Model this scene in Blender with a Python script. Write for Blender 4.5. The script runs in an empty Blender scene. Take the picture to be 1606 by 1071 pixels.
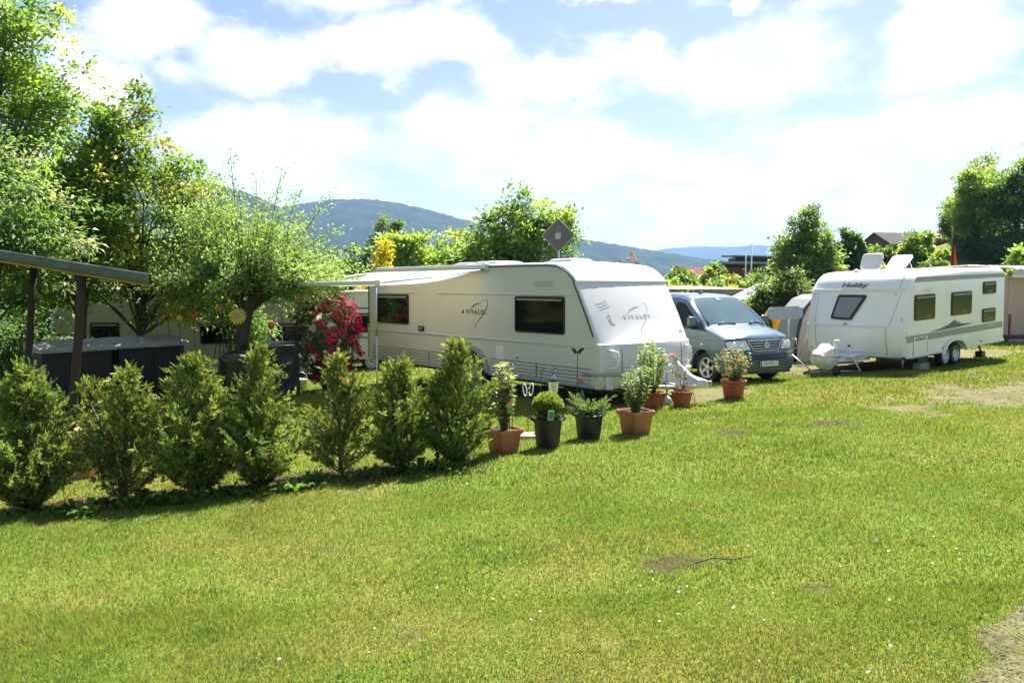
import bpy, bmesh, math, random
import numpy as np
from mathutils import Vector, Matrix, noise as mnoise
random.seed(7)
RNG = np.random.default_rng(11)
PI = math.pi
R = math.radians
C = bpy.context.scene.collection
SC = bpy.context.scene

# ------------------------------------------------------------------ camera
cam_d = bpy.data.cameras.new("camera")
cam = bpy.data.objects.new("camera", cam_d); C.objects.link(cam)
cam_d.sensor_width = 36.0
cam_d.lens = 36.0*1250/1606
cam_d.clip_start = 0.05; cam_d.clip_end = 40000
cam.location = (0, 0, 1.7)
cam.rotation_euler = (R(90)-math.atan(86.5/1250), 0, 0)
SC.camera = cam
# ------------------------------------------------------------------ sun, sky, exposure
SUN_AZ = math.atan2(.45, .893)          # clockwise from +Y
SUN_EL = R(54)
sun_d = bpy.data.lights.new("sun", 'SUN'); sun_d.energy = 3.95; sun_d.angle = R(0.53)
sun_d.color = (1.0, .955, .87)
sun = bpy.data.objects.new("sun", sun_d); C.objects.link(sun)
_to = Vector((math.sin(SUN_AZ)*math.cos(SUN_EL), math.cos(SUN_AZ)*math.cos(SUN_EL), math.sin(SUN_EL)))
sun.rotation_euler = _to.to_track_quat('Z', 'Y').to_euler()
sun.location = (20, 25, 40)
SC.view_settings.view_transform = 'Standard'; SC.view_settings.look = 'None'
SC.view_settings.exposure = 2.2; SC.view_settings.gamma = 1.0
SC.view_settings.use_curve_mapping = False
SC.cycles.use_denoising = True
SC.cycles.max_bounces = 8; SC.cycles.transparent_max_bounces = 12
SC.cycles.volume_bounces = 1
SC.cycles.volume_step_rate = 5
SC.cycles.sample_clamp_indirect = 6

world = bpy.data.worlds.new("World"); SC.world = world; world.use_nodes = True
def build_world():
    nt = world.node_tree; N = nt.nodes; L = nt.links
    N.clear()
    out = N.new("ShaderNodeOutputWorld"); bg = N.new("ShaderNodeBackground"); L.new(bg.outputs[0], out.inputs[0])
    bg.inputs[1].default_value = 0.06
    sky = N.new("ShaderNodeTexSky"); sky.sky_type = 'NISHITA'; sky.sun_disc = False
    sky.sun_elevation = SUN_EL; sky.sun_rotation = SUN_AZ; sky.altitude = 200
    sky.air_density = 1.0; sky.dust_density = 1.2; sky.ozone_density = 1.3
    tc = N.new("ShaderNodeTexCoord"); sep = N.new("ShaderNodeSeparateXYZ"); L.new(tc.outputs['Generated'], sep.inputs[0])
    def m(op, a, b=None, c=None, clamp=False):
        n = N.new("ShaderNodeMath"); n.operation = op; n.use_clamp = clamp
        for i, v in enumerate((a, b, c)):
            if v is None: continue
            if isinstance(v, (int, float)): n.inputs[i].default_value = v
            else: L.new(v, n.inputs[i])
        return n.outputs[0]
    az = m('ARCTAN2', sep.outputs[0], sep.outputs[1])
    el = m('ARCSINE', sep.outputs[2])
    comb = N.new("ShaderNodeCombineXYZ"); L.new(az, comb.inputs[0]); L.new(el, comb.inputs[1])
    def noise(scale, detail, rough, off, sy=1.5):
        mp = N.new("ShaderNodeMapping"); mp.inputs['Location'].default_value = off; mp.inputs['Scale'].default_value = (1, sy, 1)
        L.new(comb.outputs[0], mp.inputs[0])
        n = N.new("ShaderNodeTexNoise"); n.inputs['Scale'].default_value = scale; n.inputs['Detail'].default_value = detail
        n.inputs['Roughness'].default_value = rough; L.new(mp.outputs[0], n.inputs[0])
        return n
    w = noise(9.0, 6, .62, (3, 1, 5))
    va = N.new("ShaderNodeVectorMath"); va.operation = 'SUBTRACT'; L.new(w.outputs['Color'], va.inputs[0]); va.inputs[1].default_value = (.5, .5, .5)
    vs = N.new("ShaderNodeVectorMath"); vs.operation = 'SCALE'; L.new(va.outputs[0], vs.inputs[0]); vs.inputs['Scale'].default_value = .10
    vd = N.new("ShaderNodeVectorMath"); vd.operation = 'ADD'; L.new(comb.outputs[0], vd.inputs[0]); L.new(vs.outputs[0], vd.inputs[1])
    # single clouds as (azimuth, elevation, half width, half height, weight) in degrees
    CL = [(-24.3, 16.6, 4.0, 2.4, 1.0), (-17.0, 14.8, 4.6, 2.3, 1.0), (-9.5, 15.9, 5.4, 2.6, 1.0), (-4.5, 16.6, 4.6, 2.2, 1.0),
          (1.2, 14.2, 4.8, 2.2, .95), (-4.0, 19.8, 5.2, 1.4, .9), (6.0, 20.0, 3.5, 1.0, .9), (9.6, 15.4, 2.3, 1.7, .9), (17.0, 14.7, 6.0, 2.9, 1.05),
          (27.6, 14.7, 4.2, 3.0, 1.05), (15.7, 19.3, 1.0, 1.4, .9), (31.8, 18.5, 3.0, 2.5, .9), (-17.0, 9.2, 8.5, 3.0, .95), (-3.0, 11.2, 5.5, 2.6, .95),
          (4.0, 8.8, 13.0, 2.4, .85), (20.5, 8.2, 10.0, 2.6, .85), (27.5, 8.6, 6.5, 3.4, .9), (-27.0, 12.8, 3.0, 2.0, .9), (-12.0, 19.5, 6.0, 1.6, .55),
          (-36.0, 14.0, 6.0, 3.4, .95), (39.0, 11.0, 5.0, 3.0, .95), (13.0, 4.6, 26.0, 1.9, .7), (-22, 4.8, 20.0, 2.2, .7)]
    dens = None
    for a, e, rx, ry, wt in CL:
        mp = N.new("ShaderNodeVectorMath"); mp.operation = 'SUBTRACT'; L.new(vd.outputs[0], mp.inputs[0]); mp.inputs[1].default_value = (R(a), R(e), 0)
        mu = N.new("ShaderNodeVectorMath"); mu.operation = 'MULTIPLY'; L.new(mp.outputs[0], mu.inputs[0]); mu.inputs[1].default_value = (1/R(rx), 1/R(ry), 0)
        ln = N.new("ShaderNodeVectorMath"); ln.operation = 'LENGTH'; L.new(mu.outputs[0], ln.inputs[0])
        v = m('MULTIPLY', m('SUBTRACT', 1.11, ln.outputs[1]), wt)
        dens = v if dens is None else m('SMOOTH_MAX', dens, v, .25)
    fb = noise(6.0, 8, .6, (7.3, 2.2, 0), 2.2)
    fine = noise(26.0, 8, .65, (1.3, 8.2, 0), 1.6)
    d2 = m('ADD', dens, m('MULTIPLY', m('SUBTRACT', fb.outputs[0], .5), 1.1))
    d2 = m('ADD', d2, m('MULTIPLY', m('SUBTRACT', fine.outputs[0], .5), .55))
    gen = m('MULTIPLY', m('SUBTRACT', fb.outputs[0], .52), 3.0)          # the rest of the sky, away from the clouds above
    d2 = m('MAXIMUM', d2, gen)
    mr = N.new("ShaderNodeMapRange"); mr.interpolation_type = 'SMOOTHSTEP'
    L.new(d2, mr.inputs[0]); mr.inputs[1].default_value = -.08; mr.inputs[2].default_value = .50
    # thin veil that thickens towards the horizon
    ve = N.new("ShaderNodeMapRange"); L.new(el, ve.inputs[0]); ve.inputs[1].default_value = R(0); ve.inputs[2].default_value = R(19)
    ve.inputs[3].default_value = .45; ve.inputs[4].default_value = .03
    # grey-white shading inside the clouds
    sh = noise(11.0, 6, .55, (2.1, 6.6, 3), 1.3)
    cr = N.new("ShaderNodeMapRange"); L.new(sh.outputs[0], cr.inputs[0]); cr.inputs[1].default_value = .36; cr.inputs[2].default_value = .70
    mixc = N.new("ShaderNodeMix"); mixc.data_type = 'RGBA'; L.new(cr.outputs[0], mixc.inputs[0])
    mixc.inputs[6].default_value = (3.5, 3.7, 4.0, 1); mixc.inputs[7].default_value = (5.2, 5.15, 5.1, 1)
    # clear parts
    boost = N.new("ShaderNodeMix"); boost.data_type = 'RGBA'; boost.blend_type = 'MULTIPLY'; boost.inputs[0].default_value = 1
    L.new(sky.outputs[0], boost.inputs[6]); boost.inputs[7].default_value = (.51, .50, .54, 1)
    m1 = N.new("ShaderNodeMix"); m1.data_type = 'RGBA'; L.new(ve.outputs[0], m1.inputs[0]); L.new(boost.outputs[2], m1.inputs[6])
    m1.inputs[7].default_value = (3.1, 3.4, 3.8, 1)
    m2 = N.new("ShaderNodeMix"); m2.data_type = 'RGBA'; L.new(mr.outputs[0], m2.inputs[0]); L.new(m1.outputs[2], m2.inputs[6]); L.new(mixc.outputs[2], m2.inputs[7])
    L.new(m2.outputs[2], bg.inputs[0])
build_world()

# ------------------------------------------------------------------ helpers
def tag(o, label=None, cat=None, group=None, kind=None):
    if label: o["label"] = label
    if cat: o["category"] = cat
    if group: o["group"] = group
    if kind: o["kind"] = kind
    return o
def empty(name, loc=(0, 0, 0), rot=(0, 0, 0), label=None, cat=None, group=None, kind=None):
    o = bpy.data.objects.new(name, None); C.objects.link(o)
    o.location = loc; o.rotation_euler = rot; o.empty_display_size = .2
    return tag(o, label, cat, group, kind)
def copy_tree(o, parent=None):
    c = o.copy(); C.objects.link(c)
    if parent is not None: c.parent = parent
    for ch in list(o.children): copy_tree(ch, c)
    return c
class MB:
    """collects shapes in one bmesh; build() links them as ONE mesh object"""
    def __init__(s): s.bm = bmesh.new(); s.mi = 0
    def _add(s, verts, faces, M=None, smooth=False):
        vs = [s.bm.verts.new(M @ Vector(v) if M is not None else v) for v in verts]
        fs = []
        for f in faces:
            try: q = s.bm.faces.new([vs[i] for i in f])
            except ValueError: continue
            q.smooth = smooth; q.material_index = s.mi; fs.append(q)
        return vs, fs
    def box(s, c, d, rot=None, bev=0, seg=2):
        x, y, z = d[0]/2, d[1]/2, d[2]/2
        V = [(-x,-y,-z),(x,-y,-z),(x,y,-z),(-x,y,-z),(-x,-y,z),(x,-y,z),(x,y,z),(-x,y,z)]
        F = [(3,2,1,0),(4,5,6,7),(0,1,5,4),(1,2,6,5),(2,3,7,6),(3,0,4,7)]
        M = Matrix.Translation(c)
        if rot is not None:
            M = M @ (rot.to_4x4() if isinstance(rot, Matrix) else Matrix.Rotation(rot[2], 4, 'Z') @ Matrix.Rotation(rot[1], 4, 'Y') @ Matrix.Rotation(rot[0], 4, 'X'))
        vs, fs = s._add(V, F, M)
        if bev:
            es = list({e for f in fs for e in f.edges})
            r = bmesh.ops.bevel(s.bm, geom=es, offset=bev, segments=seg, profile=.5, affect='EDGES')
            for f in r['faces']: f.smooth = True; f.material_index = s.mi
        return s
    def tube(s, pts, rad, seg=8, cap=True, smooth=True):
        pts = [Vector(p) for p in pts]; n = len(pts)
        if not hasattr(rad, '__len__'): rad = [rad]*n
        V, F = [], []
        t0 = (pts[1]-pts[0]).normalized()
        a = Vector((0, 0, 1)) if abs(t0.z) < .9 else Vector((1, 0, 0))
        u = t0.cross(a).normalized()
        for i, p in enumerate(pts):
            t = (pts[min(i+1, n-1)]-pts[max(i-1, 0)])
            t = t.normalized() if t.length > 1e-9 else t0
            u = (u-t*u.dot(t)); u = u.normalized() if u.length > 1e-6 else t.orthogonal().normalized()
            v = t.cross(u)
            for k in range(seg):
                an = 2*PI*k/seg
                V.append(p+(u*math.cos(an)+v*math.sin(an))*rad[i])
        for i in range(n-1):
            for k in range(seg):
                k2 = (k+1) % seg
                F.append((i*seg+k, i*seg+k2, (i+1)*seg+k2, (i+1)*seg+k))
        vs, fs = s._add(V, F, None, smooth)
        if cap:
            for idx in (range(seg-1, -1, -1), range((n-1)*seg, n*seg)):
                try:
                    f = s.bm.faces.new([vs[i] for i in idx]); f.material_index = s.mi
                except ValueError: pass
        return s
    def lathe(s, prof, seg=32, M=None, smooth=True, sx=1, sy=1, cap=True):
        V, F = [], []; n = len(prof)
        for r, z in prof:
            for k in range(seg):
                an = 2*PI*k/seg; V.append((r*math.cos(an)*sx, r*math.sin(an)*sy, z))
        for i in range(n-1):
            for k in range(seg):
                k2 = (k+1) % seg
                F.append((i*seg+k, i*seg+k2, (i+1)*seg+k2, (i+1)*seg+k))
        if cap and prof[0][0] > 1e-4: F.append(tuple(range(seg-1, -1, -1)))
        if cap and prof[-1][0] > 1e-4: F.append(tuple(range((n-1)*seg, n*seg)))
        s._add(V, F, M, smooth); return s
    def prism(s, poly, th, M=None, bev=0, smooth=False):
        """polygon in local XY, extruded +th along Z"""
        n = len(poly)
        V = [(x, y, 0) for x, y in poly]+[(x, y, th) for x, y in poly]
        F = [tuple(range(n-1, -1, -1)), tuple(range(n, 2*n))]+[(i, (i+1) % n, n+(i+1) % n, n+i) for i in range(n)]
        vs, fs = s._add(V, F, M, smooth)
        if bev:
            es = list({e for e in fs[1].edges})
            r = bmesh.ops.bevel(s.bm, geom=es, offset=bev, segments=2, profile=.5, affect='EDGES')
            for f in r['faces']: f.material_index = s.mi
        return s
    def grid(s, rows, smooth=True, closed_u=False):
        V = [p for r in rows for p in r]; m = len(rows[0]); F = []
        for i in range(len(rows)-1):
            for k in range(m-(0 if closed_u else 1)):
                k2 = (k+1) % m
                F.append((i*m+k, i*m+k2, (i+1)*m+k2, (i+1)*m+k))
        return s._add(V, F, None, smooth)
    def build(s, name, mats, parent=None, label=None, recalc=True):
        if recalc: bmesh.ops.recalc_face_normals(s.bm, faces=s.bm.faces)
        me = bpy.data.meshes.new(name); s.bm.to_mesh(me); s.bm.free()
        if not isinstance(mats, (list, tuple)): mats = [mats]
        for m in mats: me.materials.append(m)
        o = bpy.data.objects.new(name, me); C.objects.link(o)
        if parent is not None: o.parent = parent
        if label: o["label"] = label
        return o
def rrect(w, h, r, n=4, cx=0, cy=0):
    P = []
    for qx, qy, a0 in ((1, 1, 0), (-1, 1, 90), (-1, -1, 180), (1, -1, 270)):
        for k in range(n+1):
            a = R(a0+90*k/n)
            P.append((cx+qx*(w/2-r)+r*math.cos(a), cy+qy*(h/2-r)+r*math.sin(a)))
    return P
def rpoly(pts, r, n=4):
    """round the corners of a convex polygon"""
    out = []; m = len(pts)
    for i in range(m):
        p = Vector(pts[i]); a = (Vector(pts[i-1])-p).normalized(); b = (Vector(pts[(i+1) % m])-p).normalized()
        ang = a.angle(b); d = r/math.tan(ang/2); s = p+a*d; e = p+b*d
        for k in range(n+1):
            t = k/n; out.append(tuple(s*(1-t)**2+p*2*t*(1-t)+e*t*t))
    return out
def frame(o, x, y):
    """matrix with local X, Y axes along x, y and origin o"""
    x = Vector(x).normalized(); y = Vector(y).normalized(); z = x.cross(y)
    M = Matrix((x, y, z)).transposed().to_4x4(); M.translation = Vector(o); return M
def npmesh(name, V, F, mat, parent=None, tint=None, smooth=False):
    V = np.asarray(V, np.float32); F = np.asarray(F, np.int32); k = F.shape[1]
    me = bpy.data.meshes.new(name)
    me.vertices.add(len(V)); me.vertices.foreach_set("co", V.ravel())
    me.loops.add(F.size); me.loops.foreach_set("vertex_index", F.ravel())
    me.polygons.add(len(F)); me.polygons.foreach_set("loop_start", np.arange(0, F.size, k, dtype=np.int32))
    if smooth: me.polygons.foreach_set("use_smooth", np.ones(len(F), bool))
    if tint is not None:
        at_ = me.color_attributes.new("tint", 'FLOAT_COLOR', 'POINT')
        t = np.ones((len(V), 4), np.float32); t[:, :3] = tint; at_.data.foreach_set("color", t.ravel())
    me.update(calc_edges=True); me.validate()
    (me.materials.append(mat) if not isinstance(mat, (list, tuple)) else [me.materials.append(m) for m in mat])
    o = bpy.data.objects.new(name, me); C.objects.link(o)
    if parent is not None: o.parent = parent
    return o
def text(name, s, size, M, mat, parent, ext=.0015, align='CENTER', shear=0, sx=1, space=1, offset=0):
    cu = bpy.data.curves.new(name, 'FONT'); cu.body = s; cu.size = size; cu.extrude = ext; cu.align_x = align; cu.align_y = 'CENTER'
    cu.shear = shear; cu.space_character = space; cu.offset = offset
    t_ = bpy.data.objects.new(name+"_outline", cu); C.objects.link(t_)
    me = bpy.data.meshes.new_from_object(t_.evaluated_get(bpy.context.evaluated_depsgraph_get()))
    bpy.data.objects.remove(t_); bpy.data.curves.remove(cu)
    me.materials.clear(); me.materials.append(mat)
    o = bpy.data.objects.new(name, me); C.objects.link(o); o.parent = parent
    o.matrix_local = M @ Matrix.Diagonal((sx, 1, 1, 1)); return o

# ------------------------------------------------------------------ materials
def _new(name):
    m = bpy.data.materials.new(name); m.use_nodes = True; nt = m.node_tree
    return m, nt, nt.nodes["Principled BSDF"]
def mat(name, col, rough=.5, metal=0, spec=.5, var=.12, scale=6, dirt=None, dirt_amt=.25, bump=0, bscale=60, coat=0, detail=5, stretch=(1, 1, 1)):
    m, nt, b = _new(name); N, L = nt.nodes, nt.links
    tc = N.new("ShaderNodeTexCoord"); mp = N.new("ShaderNodeMapping"); L.new(tc.outputs['Object'], mp.inputs[0]); mp.inputs['Scale'].default_value = stretch
    n = N.new("ShaderNodeTexNoise"); n.inputs['Scale'].default_value = scale; n.inputs['Detail'].default_value = detail; n.inputs['Roughness'].default_value = .6
    L.new(mp.outputs[0], n.inputs[0])
    r = N.new("ShaderNodeValToRGB"); L.new(n.outputs[0], r.inputs[0])
    r.color_ramp.elements[0].position = .3; r.color_ramp.elements[1].position = .7
    d = dirt if dirt else col
    k0 = dirt_amt if dirt else 1
    c0 = [(a*(1-k0)+e*k0)*(1-var) for a, e in zip(col, d)] if dirt else [a*(1-var) for a in col]
    c1 = [min(1, a*(1+var*.6)) for a in col]
    r.color_ramp.elements[0].color = (*c0, 1); r.color_ramp.elements[1].color = (*c1, 1)
    L.new(r.outputs[0], b.inputs['Base Color'])
    b.inputs['Roughness'].default_value = rough; b.inputs['Metallic'].default_value = metal
    b.inputs['Specular IOR Level'].default_value = spec
    if coat: b.inputs['Coat Weight'].default_value = coat; b.inputs['Coat Roughness'].default_value = .06
    if bump:
        n2 = N.new("ShaderNodeTexNoise"); n2.inputs['Scale'].default_value = bscale; n2.inputs['Detail'].default_value = 4; L.new(mp.outputs[0], n2.inputs[0])
        bp = N.new("ShaderNodeBump"); bp.inputs['Strength'].default_value = bump; bp.inputs['Distance'].default_value = .02
        L.new(n2.outputs[0], bp.inputs['Height']); L.new(bp.outputs[0], b.inputs['Normal'])
    return m
def leaf_mat(name, trans=.4, rough=.5, spec=.35, gain=1.0):
    m, nt, b = _new(name); N, L = nt.nodes, nt.links
    a = N.new("ShaderNodeAttribute"); a.attribute_name = "tint"
    b.inputs['Roughness'].default_value = rough; b.inputs['Specular IOR Level'].default_value = spec
    L.new(a.outputs['Color'], b.inputs['Base Color'])
    t = N.new("ShaderNodeBsdfTranslucent")
    mu = N.new("ShaderNodeMix"); mu.data_type = 'RGBA'; mu.blend_type = 'MULTIPLY'; mu.inputs[0].default_value = 1
    L.new(a.outputs['Color'], mu.inputs[6]); mu.inputs[7].default_value = (1.25*gain, 1.15*gain, .70*gain, 1)
    L.new(mu.outputs[2], t.inputs[0])
    mx = N.new("ShaderNodeMixShader"); mx.inputs[0].default_value = trans
    L.new(b.outputs[0], mx.inputs[1]); L.new(t.outputs[0], mx.inputs[2])
    L.new(mx.outputs[0], N["Material Output"].inputs[0])
    return m
def glass_mat(name, col, rough=.04, spec=.6, trans=0):
    m, nt, b = _new(name)
    b.inputs['Base Color'].default_value = (*col, 1); b.inputs['Roughness'].default_value = rough
    b.inputs['Specular IOR Level'].default_value = spec; b.inputs['Transmission Weight'].default_value = trans
    b.inputs['IOR'].default_value = 1.45
    return m
M_leaf = leaf_mat("leaf", .5, gain=1.1)
M_conifer = leaf_mat("conifer_leaf", .36, .6, .2, 1.2)
M_gloss = leaf_mat("glossy_leaf", .15, .48, .35)
M_grass = leaf_mat("grass_blade", .42, .6, .2)
M_petal = leaf_mat("petal", .35, .6, .2)
M_bark = mat("bark", (.075, .058, .042), .9, var=.4, scale=14, bump=.6, bscale=30, stretch=(1, 1, .25))
M_twig = mat("twig", (.16, .12, .075), .85, var=.3, scale=20)
M_white = mat("white_gelcoat", (.80, .80, .78), .3, var=.03, scale=1.2, dirt=(.5, .5, .45), dirt_amt=.10, coat=.2)
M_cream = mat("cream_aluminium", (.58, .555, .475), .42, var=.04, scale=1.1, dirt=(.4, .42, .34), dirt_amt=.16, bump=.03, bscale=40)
M_whitetrim = mat("white_trim", (.72, .72, .71), .35, var=.05, scale=5)
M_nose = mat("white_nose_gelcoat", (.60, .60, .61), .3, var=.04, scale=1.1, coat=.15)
M_greytrim = mat("grey_trim", (.30, .31, .31), .45, var=.1, scale=8)
M_darktrim = mat("dark_trim", (.05, .055, .055), .5, var=.2, scale=8)
M_rubber = mat("tyre_rubber", (.022, .022, .023), .8, var=.3, scale=25)
M_black = mat("black_plastic", (.018, .018, .02), .45, var=.3, scale=20)
M_steel = mat("galvanised_steel", (.55, .56, .57), .38, metal=.85, var=.15, scale=18)
M_alu = mat("painted_aluminium", (.62, .63, .63), .35, metal=.3, var=.08, scale=10)
M_alloy = mat("alloy_rim", (.58, .59, .6), .3, metal=.6, var=.08, scale=12)
M_window = glass_mat("tinted_window", (.006, .007, .006), .04, .3)
M_red = mat("red_reflector", (.55, .06, .02), .25, var=.1)
M_orange = mat("orange_reflector", (.7, .16, .02), .25, var=.1)
M_terra = mat("terracotta_plastic", (.40, .135, .055), .65, var=.22, scale=5, dirt=(.5, .3, .2), dirt_amt=.25)
M_terra2 = mat("terracotta_brown_plastic", (.30, .072, .030), .5, var=.18, scale=5)
M_soil = mat("soil", (.045, .030, .018), .95, var=.5, scale=40, bump=.8, bscale=60)
M_wood = mat("weathered_wood", (.10, .065, .04), .85, var=.35, scale=6, stretch=(6, 6, .6), bump=.3, bscale=20)
M_darkwood = mat("dark_stained_wood", (.035, .022, .014), .8, var=.4, scale=6, stretch=(6, 6, .6), bump=.3, bscale=20)
M_palewood = mat("pale_wood", (.36, .24, .13), .8, var=.25, scale=5, stretch=(5, 5, .6))
# ------------------------------------------------------------------ terrain
def sstep(a, b, x):
    t = np.clip((np.asarray(x, float)-a)/(b-a), 0, 1); return t*t*(3-2*t)
_perm = np.random.default_rng(5).random((512, 512))
def vnoise(x, y):
    x = np.asarray(x, float); y = np.asarray(y, float)
    xi = np.floor(x).astype(int); yi = np.floor(y).astype(int); fx = x-xi; fy = y-yi
    fx = fx*fx*(3-2*fx); fy = fy*fy*(3-2*fy)
    g = lambda i, j: _perm[i % 512, j % 512]
    return (g(xi, yi)*(1-fx)+g(xi+1, yi)*fx)*(1-fy)+(g(xi, yi+1)*(1-fx)+g(xi+1, yi+1)*fx)*fy
def fbm(x, y, oct=4):
    s = 0; a = .5; t = 0
    for k in range(oct):
        s = s+a*vnoise(x*2**k+17.3*k, y*2**k+9.1*k); t += a; a *= .55
    return s/t
def zg(x, y):
    x = np.asarray(x, float); y = np.asarray(y, float)
    z = .032*np.clip(x, -12, 20)-.030*np.clip(y, -5, 26)
    z = z-11*sstep(60, 420, y)
    d = .5*x+.87*y; m = sstep(.39, .535, x/np.maximum(y, 1.))*sstep(20, 34, y)
    z = z+m*(5.3*sstep(50, 74, d)+4.0*sstep(76, 130, d)+11*sstep(60, 420, y)*.8)
    z = z-.07*np.exp(-((x-5.2)**2+(y-18.2)**2)/6.0)
    z = z+.05*(fbm(x*.35, y*.35, 3)-.5)*sstep(-4, 3, y)
    return z
def Z(x, y): return float(zg(x, y))
def seg_d(x, y, a, b):
    ax, ay = a; bx, by = b; dx, dy = bx-ax, by-ay
    t = np.clip(((x-ax)*dx+(y-ay)*dy)/(dx*dx+dy*dy), 0, 1)
    return np.hypot(x-ax-t*dx, y-ay-t*dy)
HEDGE = [(-4.46, 7.23), (-3.71, 7.5), (-3.08, 7.68), (-2.51, 7.88), (-1.85, 8.49), (-1.24, 8.61), (-.63, 8.83)]
def m_gravel(x, y):
    n = fbm(x*.9, y*.9, 4); n2 = fbm(x*3.1+4, y*3.1, 3)
    g = 0
    # worn gravel track crossing the lawn at the right
    d = seg_d(x, y, (6.0, 12.2), (14, 15.8)); wd = np.clip(.45+(x-5.4)*.50, .3, 2.4)
    g = np.maximum(g, sstep(1.15, .05, d/wd+(n-.5)*2.6+(n2-.5)*2.6))
    # path in the near right corner
    e = (x-2.06)-(y-3.55)*1.08+(n-.5)*.55+(n2-.5)*.45
    g = np.maximum(g, sstep(-.05, .25, e)*sstep(9.0, 7.5, x))
    # pitch under the front of the large caravan and beside the van
    d = seg_d(x, y, (1.6, 14.6), (3.7, 15.2))
    g = np.maximum(g, sstep(1.15, .7, d+(n-.5)*1.3+(n2-.5)*.8))
    # pitch under the twin axle caravan
    d = seg_d(x, y, (7.6, 19.9), (13.6, 23.6))
    g = np.maximum(g, sstep(1.6, 1.2, d+(n-.5)*.9+(n2-.5)*.6))
    return g
def m_soil(x, y):
    n = fbm(x*2.2+31, y*2.2, 4)
    g = 0
    for i in range(len(HEDGE)-1):
        g = np.maximum(g, sstep(.50, .22, seg_d(x, y, HEDGE[i], HEDGE[i+1])+(n-.5)*.3))
    for cx, cy, r in ((1.02, 5.05, .20), (1.22, 5.12, .12), (1.8, 4.6, .08), (.15, 3.45, .12), (-.55, 4.1, .07), (2.9, 10.4, .35), (4.4, 10.9, .4), (-2.2, 4.6, .07), (.5, 3.9, .07), (-.05, 10.1, .2)):
        g = np.maximum(g, sstep(1.2, .5, np.hypot(x-cx, (y-cy)*.8)/r+(n-.5)*1.6)*.9)
    # bare ground under the trees on the left
    g = np.maximum(g, sstep(.35, .6, fbm(x*.5+3, y*.5, 3))*sstep(-3.5, -6.5, x)*sstep(17, 19, y)*sstep(45, 36, y))
    return g
def m_dry(x, y):
    n = fbm(x*.42+11, y*.42+3, 4); n2 = fbm(x*2.3+8, y*2.3, 3)
    g = sstep(.47, .70, n*.72+n2*.28+.03*sstep(9, 4, y))
    g = np.maximum(g, .95*sstep(2.4, .8, seg_d(x, y, (6.0, 14), (16, 18.6))+(n-.5)*1.5))
    return np.clip(g, 0, 1)
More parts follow.
